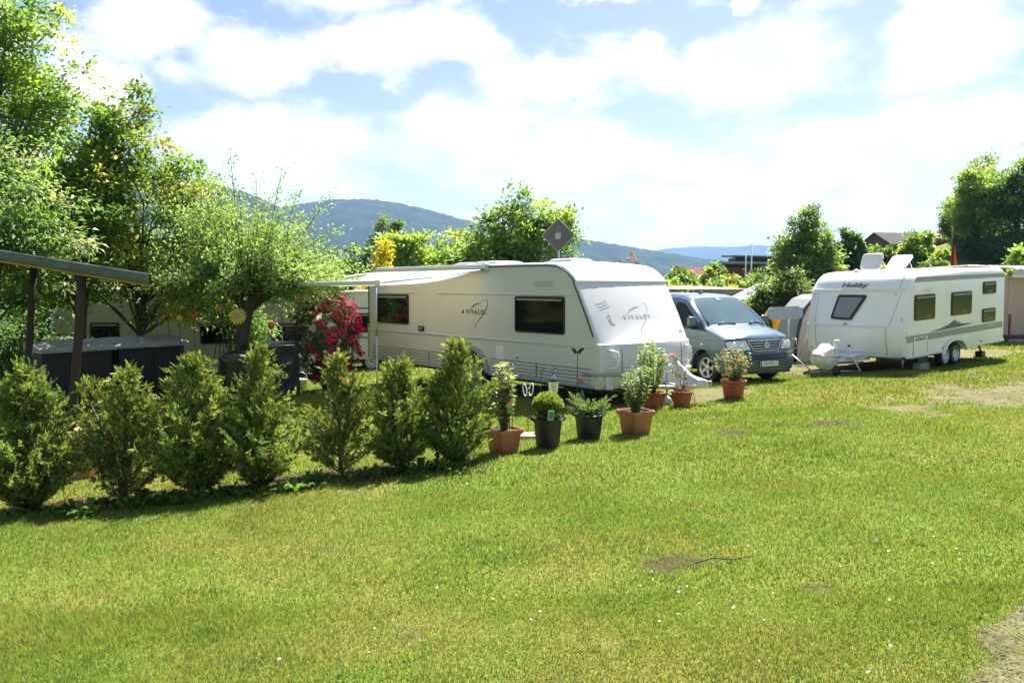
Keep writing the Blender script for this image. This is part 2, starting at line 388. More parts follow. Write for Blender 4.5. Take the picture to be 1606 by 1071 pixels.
def ground():
    def ax(a, b, st, lo, hi):
        f = np.arange(a, b+st/2, st); g = st*1.18; o = [b]; o2 = [a]
        while o[-1] < hi: o.append(o[-1]+g); g *= 1.16
        g = st*1.18
        while o2[-1] > lo: o2.append(o2[-1]-g); g *= 1.16
        return np.concatenate([np.array(o2[:0:-1]), f, np.array(o[1:])])
    xs = ax(-11, 17, .11, -9000, 9000); ys = ax(1.0, 26, .11, -400, 12000)
    X, Y = np.meshgrid(xs, ys); V = np.stack([X.ravel(), Y.ravel(), zg(X, Y).ravel()], 1)
    gm = m_gravel(X, Y).ravel(); sm = m_soil(X, Y).ravel(); dm = m_dry(X, Y).ravel()
    n, m = len(ys), len(xs); I = np.arange(n*m).reshape(n, m)
    F = np.stack([I[:-1, :-1], I[:-1, 1:], I[1:, 1:], I[1:, :-1]], -1).reshape(-1, 4)
    m_, nt, b = _new("lawn_ground"); N, L = nt.nodes, nt.links
    a = N.new("ShaderNodeAttribute"); a.attribute_name = "tint"; sp = N.new("ShaderNodeSeparateColor"); L.new(a.outputs['Color'], sp.inputs[0])
    tc = N.new("ShaderNodeTexCoord")
    def noise(s, d=5, r=.6):
        q = N.new("ShaderNodeTexNoise"); q.inputs['Scale'].default_value = s; q.inputs['Detail'].default_value = d; q.inputs['Roughness'].default_value = r
        L.new(tc.outputs['Object'], q.inputs[0]); return q.outputs[0]
    def ramp(v, c0, c1, p0=.3, p1=.7):
        r = N.new("ShaderNodeValToRGB"); L.new(v, r.inputs[0]); r.color_ramp.elements[0].position = p0; r.color_ramp.elements[1].position = p1
        r.color_ramp.elements[0].color = (*c0, 1); r.color_ramp.elements[1].color = (*c1, 1); return r.outputs[0]
    def mix(f, A, B):
        q = N.new("ShaderNodeMix"); q.data_type = 'RGBA'; L.new(f, q.inputs[0]); L.new(A, q.inputs[6]); L.new(B, q.inputs[7]); return q.outputs[2]
    def mm(op, A, B):
        q = N.new("ShaderNodeMath"); q.operation = op; q.use_clamp = True
        for i, v in enumerate((A, B)):
            if isinstance(v, (int, float)): q.inputs[i].default_value = v
            else: L.new(v, q.inputs[i])
        return q.outputs[0]
    near = ramp(noise(38, 6, .7), (.075, .115, .018), (.19, .235, .038))
    big = ramp(noise(.11, 5), (.050, .085, .018), (.115, .14, .032))
    far = N.new("ShaderNodeMapRange"); sx = N.new("ShaderNodeSeparateXYZ"); L.new(tc.outputs['Object'], sx.inputs[0]); L.new(sx.outputs[1], far.inputs[0])
    far.inputs[1].default_value = 22; far.inputs[2].default_value = 36
    green = mix(far.outputs[0], near, big)
    dry = ramp(noise(55, 5, .7), (.11, .10, .03), (.26, .24, .07))
    soil = ramp(noise(45, 6, .7), (.018, .011, .006), (.085, .056, .034), .25, .75)
    vor = N.new("ShaderNodeTexVoronoi"); vor.inputs['Scale'].default_value = 45; L.new(tc.outputs['Object'], vor.inputs[0])
    sc_ = N.new("ShaderNodeSeparateColor"); L.new(vor.outputs['Color'], sc_.inputs[0])
    stone = ramp(sc_.outputs[0], (.060, .044, .032), (.235, .180, .140), .05, .95)
    stone2 = mix(mm('MULTIPLY', ramp(noise(2.6, 7, .7), (0, 0, 0), (1, 1, 1), .42, .60), .80), stone, soil)
    col = mix(mm('MULTIPLY', sp.outputs[1], .75), green, dry)
    col = mix(sp.outputs[2], col, soil)
    # the edge of the gravel breaks up into tufts and stones
    gm_ = mm('ADD', mm('SUBTRACT', mm('MULTIPLY', sp.outputs[0], 1.9), .45), mm('SUBTRACT', mm('MULTIPLY', noise(9, 5, .7), 1.6), .8))
    col = mix(mm('MULTIPLY', gm_, mm('MULTIPLY', sp.outputs[0], 3.0)), col, stone2)
    L.new(col, b.inputs['Base Color']); b.inputs['Roughness'].default_value = .95; b.inputs['Specular IOR Level'].default_value = .1
    bp = N.new("ShaderNodeBump"); bp.inputs['Strength'].default_value = .8; bp.inputs['Distance'].default_value = .025
    L.new(mm('ADD', mm('MULTIPLY', noise(60, 4, .7), .7), mm('MULTIPLY', vor.outputs[0], .5)), bp.inputs['Height']); L.new(bp.outputs[0], b.inputs['Normal'])
    o = npmesh("ground", V, F, m_, None, np.stack([gm, dm, sm], 1), smooth=True)
    tag(o, "mown sloping lawn with worn gravel patches and bare spots", "lawn", kind="structure")
ground()

def grass():
    Vs, Ts = [], []
    rng = np.random.default_rng(3)
    def zone(y0, y1, dens, hgt, wid, spread=.80):
        area = spread*(y1*y1-y0*y0); n = int(area*dens)
        y = np.sqrt(rng.random(n)*(y1*y1-y0*y0)+y0*y0); x = (rng.random(n)*2-1)*spread*y
        g = m_gravel(x, y); s = m_soil(x, y); dr = m_dry(x, y)
        keep = rng.random(n) > np.clip(np.maximum(g*1.02, s*.85), 0, 1)
        # inside the caravans, the van and the pots there is no lawn to see
        x, y, g, s, dr = x[keep], y[keep], g[keep], s[keep], dr[keep]; n = len(x)
        z = zg(x, y)
        cl = fbm(x*1.6+5, y*1.6, 3)
        big = fbm(x*.3+50, y*.3+20, 3)
        h = hgt*(.45+.8*rng.random(n))*(.55+1.0*cl)*(1-.35*g)
        hd = np.min([seg_d(x, y, HEDGE[i], HEDGE[i+1]) for i in range(len(HEDGE)-1)], 0)
        h *= 1+1.5*sstep(.75, .25, hd)*rng.random(n)
        h *= 1+1.3*sstep(.60, .72, fbm(x*.9+77, y*.9, 3))*rng.random(n)
        a = rng.random(n)*2*PI; lean = (.25+.9*rng.random(n))*h
        w = wid*(.6+.8*rng.random(n))
        dx, dy = np.cos(a), np.sin(a); b = a+PI/2+rng.normal(0, .5, n)
        px, py = np.cos(b)*w/2, np.sin(b)*w/2
        v0 = np.stack([x-px, y-py, z-.004], 1); v1 = np.stack([x+px, y+py, z-.004], 1)
        v2 = np.stack([x+dx*lean, y+dy*lean, z+h], 1)
        c = np.empty((n, 3)); t = rng.random(n)[:, None]
        gA = np.array([.115, .200, .032]); gB = np.array([.240, .300, .050]); dry = np.array([.34, .27, .10])
        c1 = fbm(x*3.2+70, y*3.2, 3); c2 = fbm(x*9+30, y*9+11, 2)
        mixg = np.clip(.15+.75*big+.35*(rng.random(n)-.5), 0, 1)[:, None]
        c = gA*(1-mixg)+gB*mixg
        dd = (rng.random(n) < (  .03+.20*dr+.22*sstep(.6, .72, fbm(x*2.6+9, y*2.6+4, 3))))[:, None]
        cv = sstep(.58, .66, fbm(x*1.3+200, y*1.3+90, 4))[:, None]
        c = c*(1-.45*cv)+np.array([.085, .185, .03])*.45*cv*1.0
        c = np.where(dd, dry*(.6+.6*t), c*(.74+.42*t))*(.78+.26*c1+.22*c2)[:, None]
        c = np.where((c2*.6+c1*.4 > .66)[:, None] & (rng.random(n) < .5)[:, None], np.array([.11, .24, .03])*(.7+.6*t), c)
        Vs.append(np.stack([v0, v1, v2], 1).reshape(-1, 3)); Ts.append(np.repeat(c, 3, 0))
    zone(2.6, 4.6, 17000, .024, .0048, 1.1)
    zone(4.6, 7.5, 7600, .026, .0068, 1.05)
    zone(7.5, 12.5, 2900, .030, .011, 1.05)
    zone(12.5, 20, 1000, .038, .019, 1.0)
    zone(20, 34, 240, .055, .045, .95)
    V = np.concatenate(Vs); T = np.concatenate(Ts)
    o = npmesh("grass", V, np.arange(len(V)).reshape(-1, 3), M_grass, None, T)
    tag(o, "short green and straw coloured grass of the mown lawn", "grass", kind="stuff")
    # broad leaved weeds: plantain and dandelion rosettes, clover tufts
    n = 260; y = np.sqrt(rng.random(n)*(11**2-3.0**2)+3.0**2); x = (rng.random(n)*2-1)*.78*y
    ed = int(n*.62); i = rng.integers(0, 6, ed); t = rng.random(ed)
    H = np.array(HEDGE); x[:ed] = H[i, 0]*(1-t)+H[i+1, 0]*t+rng.normal(0, .12, ed)+.08; y[:ed] = H[i, 1]*(1-t)+H[i+1, 1]*t+rng.normal(0, .16, ed)-.22
    k = m_gravel(x, y) < .3; x, y = x[k], y[k]; n = len(x)
    sz = np.where(np.arange(n) < ed*.9, .11, .028)*(.5+rng.random(n))
    V, T = [], []
    for j in range(n):
        m_ = rng.integers(5, 10); a = rng.random()*6.28
        for q in range(m_):
            an = a+q*2*PI/m_+rng.normal(0, .3); L = sz[j]*(.6+.6*rng.random()); up = L*(.25+.7*rng.random()); w = L*.20
            d = np.array([math.cos(an), math.sin(an)]); p = np.array([-d[1], d[0]])*w
            zc = Z(x[j], y[j])
            b0 = np.array([x[j], y[j]]); mid = b0+d*L*.55; tip = b0+d*L
            V += [(*b0, zc), (*(mid+p), zc+up*.85), (*tip, zc+up*.7), (*(mid-p), zc+up*.85)]
            c = np.array([.085, .17, .025])*(.7+.8*rng.random()); T += [c]*4
    o = npmesh("weeds", V, np.arange(len(V)).reshape(-1, 4), M_leaf, None, np.array(T))
    tag(o, "broad leaved green weeds growing in the lawn and under the hedge", "weeds", kind="stuff")
    # daisies
    V, T = [], []; n = 130
    yy = np.sqrt(rng.random(n)*(14.5**2-3.2**2)+3.2**2); xx = (rng.random(n)*2-1)*.72*yy
    cxy = [(.55, 8.9), (-1.2, 8.0), (2.4, 11.2), (3.2, 12.2), (1.5, 3.9), (1.1, 4.2), (-.3, 4.5), (2.1, 5.2), (2.9, 11.8), (1.9, 11.6)]
    for j in range(90):
        q = cxy[j % len(cxy)]; xx[j] = q[0]+rng.normal(0, .45); yy[j] = q[1]+rng.normal(0, .35)
    for a_, b_ in zip(xx, yy):
        if m_gravel(a_, b_) > .3: continue
        zc = Z(a_, b_)+.03+.02*rng.random(); r = .006+.004*rng.random()
        tl = rng.normal(0, .3, 2)
        for q in range(6):
            an = q*PI/3
            p0 = np.array([a_, b_, zc]); f = lambda aa, rr: p0+np.array([math.cos(aa)*rr, math.sin(aa)*rr, rr*(tl[0]*math.cos(aa)+tl[1]*math.sin(aa))])
            V += [p0, f(an-.4, r*.8), f(an, r), f(an+.4, r*.8)]; T += [(.75, .74, .70)]*4
    o = npmesh("daisies", V, np.arange(len(V)).reshape(-1, 4), M_petal, None, np.array(T))
    tag(o, "tiny white daisies dotted over the lawn", "daisies", kind="stuff")
    # low stems cover gravel: loose stones of the path in the near right corner
    V, F = [], []; n = 7000
    for j in range(n):
        if j < 5600: yy_ = 3.0+2.2*rng.random(); xx_ = 2.0+(yy_-3.55)*1.06+rng.random()*1.2
        else: yy_ = 11.5+3.5*rng.random(); xx_ = 6.2+6*rng.random()
        if m_gravel(xx_, yy_) < .55: continue
        r = (.0022+.0065*rng.random()**3)*(1 if j < 5600 else 2.2); zc = Z(xx_, yy_)+r*.3; b0 = len(V)
        for sx, sy, sz_ in ((1, 0, 0), (-1, 0, 0), (0, 1, 0), (0, -1, 0), (0, 0, .8), (0, 0, -.8)):
            V.append((xx_+sx*r*(.7+.6*rng.random()), yy_+sy*r*(.7+.6*rng.random()), zc+sz_*r*.55))
        for f in ((0, 2, 4), (2, 1, 4), (1, 3, 4), (3, 0, 4), (2, 0, 5), (1, 2, 5), (3, 1, 5), (0, 3, 5)): F.append([b0+q for q in f])
    st = mat("pebble", (.17, .135, .115), .9, var=.6, scale=30, detail=2)
    o = npmesh("gravel", V, F, st); tag(o, "loose grey and brown pebbles on the worn paths", "gravel", kind="stuff")
grass()

# ------------------------------------------------------------------ wooded hills far behind the camp
def hill(name, label, ridge, dist, depth, base, seed, treeh, step):
    """ridge: list of (x at the crest, crest height); a real ridge with a front and a back slope"""
    rx = np.array([p[0] for p in ridge]); rz = np.array([p[1] for p in ridge])
    xs = np.arange(rx[0], rx[-1]+step, step); ts = np.concatenate([np.linspace(-1, 0, 44), np.linspace(.05, 1, 10)])
    X, Tt = np.meshgrid(xs, ts)
    crest = np.interp(xs, rx, rz)
    k = np.ones(9)/9; crest = np.convolve(np.pad(crest, 4, mode='edge'), k, 'valid')
    prof = np.where(Tt < 0, 1-sstep(0, 1, -Tt)**1.0, 1-sstep(0, 1, Tt))
    Y = dist+Tt*depth+ (fbm(X/900+seed, Tt*2+seed, 3)-.5)*depth*.25
    zz = base+(crest[None, :]-base)*prof
    zz = zz+(fbm(X/300+seed, Y/300, 4)-.5)*.12*(crest[None, :]-base)*np.sin(np.clip(1-np.abs(Tt), 0, 1)*PI)
    zz = zz+treeh*(vnoise(X/(step*1.3)+seed*3, Y/(step*1.3))*.6+RNG.random(X.shape)*.6)
    V = np.stack([X.ravel(), Y.ravel(), zz.ravel()], 1); n, m = X.shape; I = np.arange(n*m).reshape(n, m)
    F = np.stack([I[:-1, :-1], I[:-1, 1:], I[1:, 1:], I[1:, :-1]], -1).reshape(-1, 4)
    mt = bpy.data.materials.get("forest_hill")
    if not mt:
        mt, nt, b = _new("forest_hill"); N, L = nt.nodes, nt.links
        tc = N.new("ShaderNodeTexCoord")
        def noi(s, d):
            q = N.new("ShaderNodeTexNoise"); q.inputs['Scale'].default_value = s; q.inputs['Detail'].default_value = d; q.inputs['Roughness'].default_value = .7; L.new(tc.outputs['Object'], q.inputs[0]); return q.outputs[0]
        r = N.new("ShaderNodeValToRGB"); L.new(noi(.012, 9), r.inputs[0]); e = r.color_ramp.elements
        e[0].position = .36; e[0].color = (.009, .018, .010, 1); e[1].position = .66; e[1].color = (.042, .056, .020, 1)
        L.new(r.outputs[0], b.inputs['Base Color']); b.inputs['Roughness'].default_value = 1; b.inputs['Specular IOR Level'].default_value = 0
    o = npmesh(name, V, F, mt, smooth=False)
    tag(o, label, "hill", kind="structure")
def H(dist, pts): return [((px-803)/1250*dist, 1.7+(449-py)/1250*dist) for px, py in pts]
hill("hills", "nearest dark wooded hill behind the willow at the left", H(2100, [(-700, 330), (-300, 280), (60, 262), (230, 275), (320, 290), (400, 312), (470, 345), (560, 392), (640, 430)]), 2100, 800, -14, 1.3, 11, 9)
hill("hills", "broad wooded hill with its rounded top above the caravan roof", H(2900, [(250, 390), (380, 345), (470, 325), (520, 318), (580, 317), (630, 323), (690, 338), (760, 358), (830, 371), (890, 377), (950, 388), (1010, 398), (1070, 408), (1160, 420), (1250, 432)]), 2900, 1000, -14, 4.7, 11, 11)
hill("hills", "faint blue hill furthest away above the red roofed house", H(6200, [(900, 420), (980, 405), (1030, 393), (1090, 389), (1150, 390), (1180, 386), (1215, 391), (1280, 397), (1400, 402), (1600, 408), (1800, 415)]), 6200, 1500, -14, 8.1, 10, 22)
# ------------------------------------------------------------------ caravans
def smooth_angle(o, a=32):
    o.data.polygons.foreach_set("use_smooth", np.ones(len(o.data.polygons), bool))
    o.data.set_sharp_from_angle(angle=R(a)); return o
def shell(prof, ys, warp, name, mt, parent):
    """closed side profile [(x, z)] swept across the width with warp(x, y, z) -> point; capped at both sides"""
    b = MB(); rows = [[Vector(warp(x, y, z)) for y in ys] for x, z in prof]
    rows2 = rows+[rows[0]]
    n = len(prof); m = len(ys)
    V = [p for r in rows for p in r]; F = []
    for i in range(n):
        i2 = (i+1) % n
        for k in range(m-1): F.append((i*m+k, i*m+k+1, i2*m+k+1, i2*m+k))
    F.append(tuple(i*m for i in range(n))); F.append(tuple(i*m+m-1 for i in range(n-1, -1, -1)))
    b._add(V, F)
    o = b.build(name, mt, parent); return smooth_angle(o)
def wheel(parent, c, r, w, side, spokes=0, name="wheel", hub=M_alloy):
    """wheel with its outer face towards side*y; tyre with rim as child"""
    b = MB(); M = Matrix.Translation(c) @ Matrix.Rotation(R(-90)*side, 4, 'X')
    ri = r*.66
    prof = [(ri*.98, -w/2), (r*.86, -w/2), (r*.965, -w*.42), (r, -w*.25), (r, w*.25), (r*.965, w*.42), (r*.86, w/2), (ri, w/2*.96), (ri*.98, w*.30)]
    b.lathe(prof, 40, M, cap=False)
    for k in range(3): b.lathe([(r*1.001, -w*.16+k*w*.14), (r*1.004, -w*.13+k*w*.14), (r*1.001, -w*.10+k*w*.14)], 40, M, cap=False)
    t = b.build(name, M_rubber, parent)
    b = MB()
    b.lathe([(ri, w*.48), (ri*.95, w*.50), (ri*.90, w*.44), (ri*.86, w*.30), (ri*.86, -w*.2)], 40, M, cap=False)
    if spokes:
        for k in range(spokes):
            a = 2*PI*k/spokes
            rot = M @ Matrix.Rotation(a, 4, 'Z')
            V = []
            for rr, hw, z in ((ri*.16, ri*.16, w*.36), (ri*.45, ri*.135, w*.40), (ri*.75, ri*.17, w*.42), (ri*.93, ri*.24, w*.43)):
                V += [(rr, -hw, z), (rr, hw, z), (rr, hw*.8, z-w*.15), (rr, -hw*.8, z-w*.15)]
            F = []
            for i in range(3):
                for q in range(4): F.append((i*4+q, i*4+(q+1) % 4, i*4+4+(q+1) % 4, i*4+4+q))
            F += [(3, 2, 1, 0), (12, 13, 14, 15)]
            b._add(V, F, rot, False)
        b.lathe([(ri*.24, w*.33), (ri*.24, w*.42), (ri*.19, w*.45), (0, w*.46)], 24, M, cap=False)
    else:
        b.lathe([(ri*.86, w*.20), (ri*.70, w*.33), (ri*.45, w*.36), (ri*.33, w*.28), (ri*.22, w*.30), (ri*.20, w*.42), (0, w*.44)], 40, M, cap=False)
        for k in range(12):
            a = 2*PI*k/12; b.box((M @ Vector((ri*.60*math.cos(a), ri*.60*math.sin(a), w*.34))), (.012, .012, .012))
    b.build("rim", hub, t)
    b = MB(); b.lathe([(ri*.86, -w*.1), (0, -w*.1)], 32, M); b.build("brake_drum", M_black, t)
    return t
def swoosh(b, pts, w0, M, th=.003):
    """flat tapering ribbon of a decal, along 2d points"""
    n = len(pts); L_, R_ = [], []
    for i, p in enumerate(pts):
        p = Vector(p); d = (Vector(pts[min(i+1, n-1)])-Vector(pts[max(i-1, 0)])).normalized(); q = Vector((-d.y, d.x))
        w = w0*math.sin(PI*(i+.35)/(n-.3))
        L_.append(tuple(p+q*w)); R_.append(tuple(p-q*w))
    b.prism(L_+R_[::-1], th, M)
def arc2(cx, cy, r, a0, a1, n=12, ry=None):
    ry = ry or r
    return [(cx+r*math.cos(R(a0+(a1-a0)*k/n)), cy+ry*math.sin(R(a0+(a1-a0)*k/n))) for k in range(n+1)]

M_decal = mat("grey_decal", (.10, .10, .10), .5, var=.1)
M_faint = mat("faint_grey_decal", (.44, .44, .46), .4, var=.05)
M_faint2 = mat("fainter_grey_decal", (.52, .52, .53), .4, var=.05)
M_decal_pale = mat("pale_grey_decal", (.52, .52, .53), .4, var=.05)
M_decal_mid = mat("mid_grey_decal", (.27, .27, .27), .4, var=.05)
M_groove = mat("panel_groove", (.16, .165, .15), .8, var=.1)
M_bottle = mat("white_cover", (.66, .66, .63), .6, var=.12, scale=5, dirt=(.3, .3, .26), dirt_amt=.3, bump=.4, bscale=7)
M_hatch = mat("cloudy_hatch_plastic", (.62, .62, .60), .3, var=.1, scale=8)
def fabric(name, col, tr=.5):
    m, nt, b = _new(name); N, L = nt.nodes, nt.links
    n = N.new("ShaderNodeTexNoise"); n.inputs['Scale'].default_value = 3; n.inputs['Detail'].default_value = 6
    r = N.new("ShaderNodeValToRGB"); L.new(n.outputs[0], r.inputs[0]); r.color_ramp.elements[0].position = .3; r.color_ramp.elements[1].position = .7
    r.color_ramp.elements[0].color = (*[c*.85 for c in col], 1); r.color_ramp.elements[1].color = (*col, 1)
    L.new(r.outputs[0], b.inputs['Base Color']); b.inputs['Roughness'].default_value = .9
    t = N.new("ShaderNodeBsdfTranslucent"); L.new(r.outputs[0], t.inputs[0]); mx = N.new("ShaderNodeMixShader"); mx.inputs[0].default_value = tr
    L.new(b.outputs[0], mx.inputs[1]); L.new(t.outputs[0], mx.inputs[2]); L.new(mx.outputs[0], N["Material Output"].inputs[0]); return m
M_fab_cream = fabric("cream_awning_cloth", (.72, .62, .48)); M_fab_blue = fabric("blue_awning_cloth", (.36, .55, .62)); M_fab_white = fabric("white_cloth", (.74, .74, .72), .3)
M_fab_grey = fabric("grey_tent_cloth", (.40, .41, .42), .25); M_fab_orange = fabric("orange_cloth", (.75, .26, .02), .35); M_fab_yellow = fabric("yellow_cloth", (.80, .50, .03), .35)

def side_window(parent, x0, x1, z0, z1, fr, name="window", rr=.05, blind=True):
    """fr(x, z) gives the frame matrix (X right, Y up, Z outward) of a side wall at local x, z"""
    w, h = abs(x1-x0), z1-z0; M = fr((x0+x1)/2, (z0+z1)/2)
    b = MB(); b.prism(rrect(w, h, rr), .022, M, bev=.008); f = b.build(name, M_black, parent)
    b = MB(); b.prism(rrect(w-.07, h-.07, rr*.7), .006, M @ Matrix.Translation((0, 0, .0225))); b.build("pane", M_window, f)
    if blind:
        b = MB(); b.prism(rrect(w-.14, .028, .008, cy=h/2-.065), .002, M @ Matrix.Translation((0, 0, .0295))); b.build("top_seal", M_greytrim, f)
    return f
def hatch(parent, c, w, d, h, lid=None, name="roof_hatch"):
    b = MB(); b.box((c[0], c[1], c[2]+h*.25), (w, d, h*.5), bev=.02)
    o = b.build(name, M_whitetrim, parent)
    b = MB()
    if lid is None:
        P = []
        for k, (s_, zz) in enumerate(((1, .5), (.97, .78), (.80, .97), (.4, 1.06))):
            P.append([(c[0]+x*w*s_*.98, c[1]+y*d*s_*.98, c[2]+h*zz) for x, y in [(p[0], p[1]) for p in rrect(1, 1, .18, 3)]])
        b.grid(P, True, True); b._add(P[-1], [tuple(range(len(P[-1])))])
        b.build("dome", M_hatch, o)
    return o

# ---- big caravan with the awning -------------------------------------------------
def large_caravan():
    W = 2.45; zr = 1.107
    S = Vector((-.63992, .76844, 0)); al = math.atan2(-S.y, -S.x)
    ox, oy = 1.445, 13.493
    root = empty("caravan", (ox, oy, 1.7-.9826-zr), (0, 0, al), "large cream caravan with rolled out awning and pots before its sloping nose", "caravan")
    arch = [(x, z) for x, z in arc2(-3.55, .36, .50, 180, 0, 10, .44)]
    prof = [(.02, .335), (.06, .42), (.075, .62), (.07, .9), (.045, 1.06), (.03, 1.10), (-.012, 1.115), (-.06, 1.23), (-.20, 1.52), (-.43, 1.95), (-.545, 2.15), (-.535, 2.185), (-.60, 2.27),
            (-.72, 2.37), (-.86, 2.44), (-1.02, 2.485), (-1.25, 2.505), (-2.5, 2.512), (-4.5, 2.512), (-6.6, 2.505), (-7.3, 2.49), (-7.55, 2.44), (-7.68, 2.33), (-7.73, 2.15), (-7.73, 1.1), (-7.70, .5), (-7.62, .335)]
    prof += arch + [(-.6, .335)]
    ys = [0, .012, .035, .08, .2, .5, .9, W/2, W-.9, W-.5, W-.2, W-.08, W-.035, W-.012, W]
    def warp(x, y, z):
        t = abs(y-W/2)/(W/2); e = 1-t*t
        k = float(sstep(-1.6, -.2, x)); kz = 1-.45*float(sstep(1.1, 1.25, z))
        dx = .21*e*k*kz
        if x < -7: dx -= .06*e
        dz = .05*e*float(sstep(2.2, 2.5, z))
        ed = max(0, t-.97)/.03; ins = .035*(1-math.sqrt(max(0, 1-ed*ed)))
        top = float(sstep(1.9, 2.45, z))
        if x > -.9: dx -= ins*(.9-.3*top)
        if x < -7.4: dx += ins
        return (x+dx, y, z+dz-ins*top)
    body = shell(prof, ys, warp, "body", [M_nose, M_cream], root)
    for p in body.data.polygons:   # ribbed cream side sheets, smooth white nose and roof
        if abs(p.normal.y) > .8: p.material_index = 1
    fr = lambda x, z: frame((x, -.001, z), (1, 0, 0), (0, 0, 1))
    # rails along the side
    for x0, x1, z in ((-.46, -4.75, zr+.835), (-5.7, -7.5, zr+.835), (-.13, -7.72, zr-.058)):
        b = MB(); b.box(((x0+x1)/2, -.008, z), (abs(x1-x0), .02, .034), bev=.006); b.build("side_rail", M_alu, root)
    b = MB()
    for k in range(5):
        z = .665-.062*k; x0 = -.12-.0*k
        for xa, xb in ((x0-.02, -2.93), (-4.12, -7.55)): b.box(((xa+xb)/2, -.003, z), (abs(xb-xa), .012, .012))
    for x in (-1.55, -5.1, -6.2): b.box((x, -.004, .54), (.02, .014, .27))
    b.build("skirt_ribs", M_groove, root)
    b = MB()
    for xa, xb in ((-.05, -3.0), (-4.1, -7.6)): b.box(((xa+xb)/2, -.006, .365), (abs(xb-xa), .03, .06), bev=.01)
    b.build("skirt_edge", M_greytrim, root)
    b = MB(); P = arc2(-3.55, .36, .60, 178, 2, 16, .53)+arc2(-3.55, .36, .51, 2, 178, 16, .45); b.prism(P, .05, frame((0, 0, 0), (1, 0, 0), (0, 0, 1)), bev=.01)
    b.build("wheel_arch", M_greytrim, root)
    # roof edge moulding along the visible side and the rear and front corner strips
    b = MB(); pts = [Vector(warp(x, 0, z))+Vector((0, -.006, -.004)) for x, z in prof[7:25]]
    b.tube(pts, .014, 6); b.build("edge_strip", M_darktrim, root)
    b = MB(); pts = [Vector(warp(x, W, z))+Vector((.004, .0, .004)) for x, z in prof[7:25]]; b.tube(pts, .014, 6); b.build("edge_strip", M_alu, root)
    b = MB(); b.box((-7.72, .0, .75), (.07, .03, .85), bev=.01); b.build("corner_strip", M_greytrim, root)
    # windows, vents, flaps
    side_window(root, -.79, -2.16, zr+.12, zr+.80, fr, rr=.055)
    side_window(root, -5.9, -7.31, zr+.12, zr+.80, fr, rr=.055)
    b = MB(); b.prism(rrect(.52, .095, .01), .012, fr(-1.36, zr+1.03)); v = b.build("vent", M_alu, root)
    b = MB()
    for k in range(5): b.box((-1.36, -.016, zr+.995+.017*k), (.48, .008, .005))
    b.build("vent_slats", M_greytrim, v)
    b = MB(); b.box((-5.38, -.02, zr+.055), (.2, .05, .11), bev=.012); sb = b.build("socket_box", M_black, root)
    b = MB(); b.box((-5.38, -.047, zr+.06), (.13, .006, .05)); b.build("socket_lid", M_decal_mid, sb)
    b = MB(); b.prism(rrect(.24, .26, .02), .012, fr(-2.62, zr-.31), bev=.004); b.build("service_flap", M_whitetrim, root)
    b = MB(); b.prism(rrect(.10, .10, .02), .02, fr(-2.08, zr-.37), bev=.005); sk = b.build("water_socket", M_whitetrim, root)
    b = MB(); b.prism(arc2(0, 0, .025, 0, 345, 12), .004, fr(-2.08, zr-.37) @ Matrix.Translation((0, 0, .021))); b.build("socket_hole", M_black, sk)
    for x, z in ((-.38, .44), (-5.9, .44)):
        b = MB(); b.prism(rrect(.10, .045, .01), .018, fr(x, z) @ Matrix.Translation((0, 0, .012)), bev=.004); b.build("side_reflector", M_orange, root)
    # lettering with its swoosh on the side
    lx, lz = -3.38, zr+.46
    text("lettering", "VIVALDI", .13, fr(lx, lz) @ Matrix.Translation((-.02, 0, .002)), M_decal, root, space=1.45, offset=.004)
    b = MB(); Mx = fr(lx, lz)
    swoosh(b, [(-.20, .05), (-.10, .13), (.02, .17), (.16, .18)], .016, Mx); b.build("swoosh", M_decal, root); b = MB(); swoosh(b, [(.24, .24), (.35, .26), (.36, .14), (.27, 0), (.13, -.12), (.0, -.22), (-.07, -.36)], .011, Mx)
    b.build("swoosh", M_decal, root)
    b = MB(); b.prism(rrect(.07, .07, .01, cx=-.46, cy=.0), .003, Mx); b.build("square_mark", M_decal, root)
    # nose: gas locker lid, its grooves, faint lettering
    u = Vector((-.47, 0, .883)).normalized()
    def nose(y, x, z, push=.0): p = Vector(warp(x, y, z)); return p+Vector((.883, 0, .47))*push
    def fnose(y, s): # s along the sloping panel from the groove upwards
        z = 1.13+.83*s/.94; x = float(np.interp(z, [1.115, 1.23, 1.52, 1.95], [-.012, -.06, -.20, -.43]))
        e = float(np.clip((y-W/2)*-.16, -.16, .16))
        return frame(nose(y, x, z, .006+.012*abs(e)/.16), (e, 1, 0), u)
    text("lettering", "VIVALDI", .115, fnose(1.12, .47), M_faint, root, space=1.75, ext=.003)
    b = MB(); Mx = Matrix.Identity(4); F0, F1 = fnose(1.12, .47), fnose(.42, .52); D_ = F0.inverted() @ F1
    swoosh(b, [(-.22, .07), (-.1, .16), (.03, .2), (.17, .21)], .016, Mx, .005); swoosh(b, [(.24, .26), (.36, .28), (.37, .15), (.27, 0), (.13, -.13), (.0, -.24), (-.05, -.38)], .011, Mx, .005)
    Mx = D_
    for k in range(3): b.prism([(-.17+.03*k, .20-.05*k), (.10+.02*k, .26-.05*k), (.10+.02*k, .275-.05*k), (-.17+.03*k, .215-.05*k)], .005, Mx)
    sw_ = b.build("swoosh", M_faint2, root); sw_.matrix_basis = F0
    text("lettering", "Tour", .12, fnose(.46, .42) @ Matrix.Rotation(R(-68), 4, 'Z'), M_faint2, root, ext=.004)
    text("model_number", "685", .07, fnose(2.27, .12), M_decal_mid, root, ext=.004)
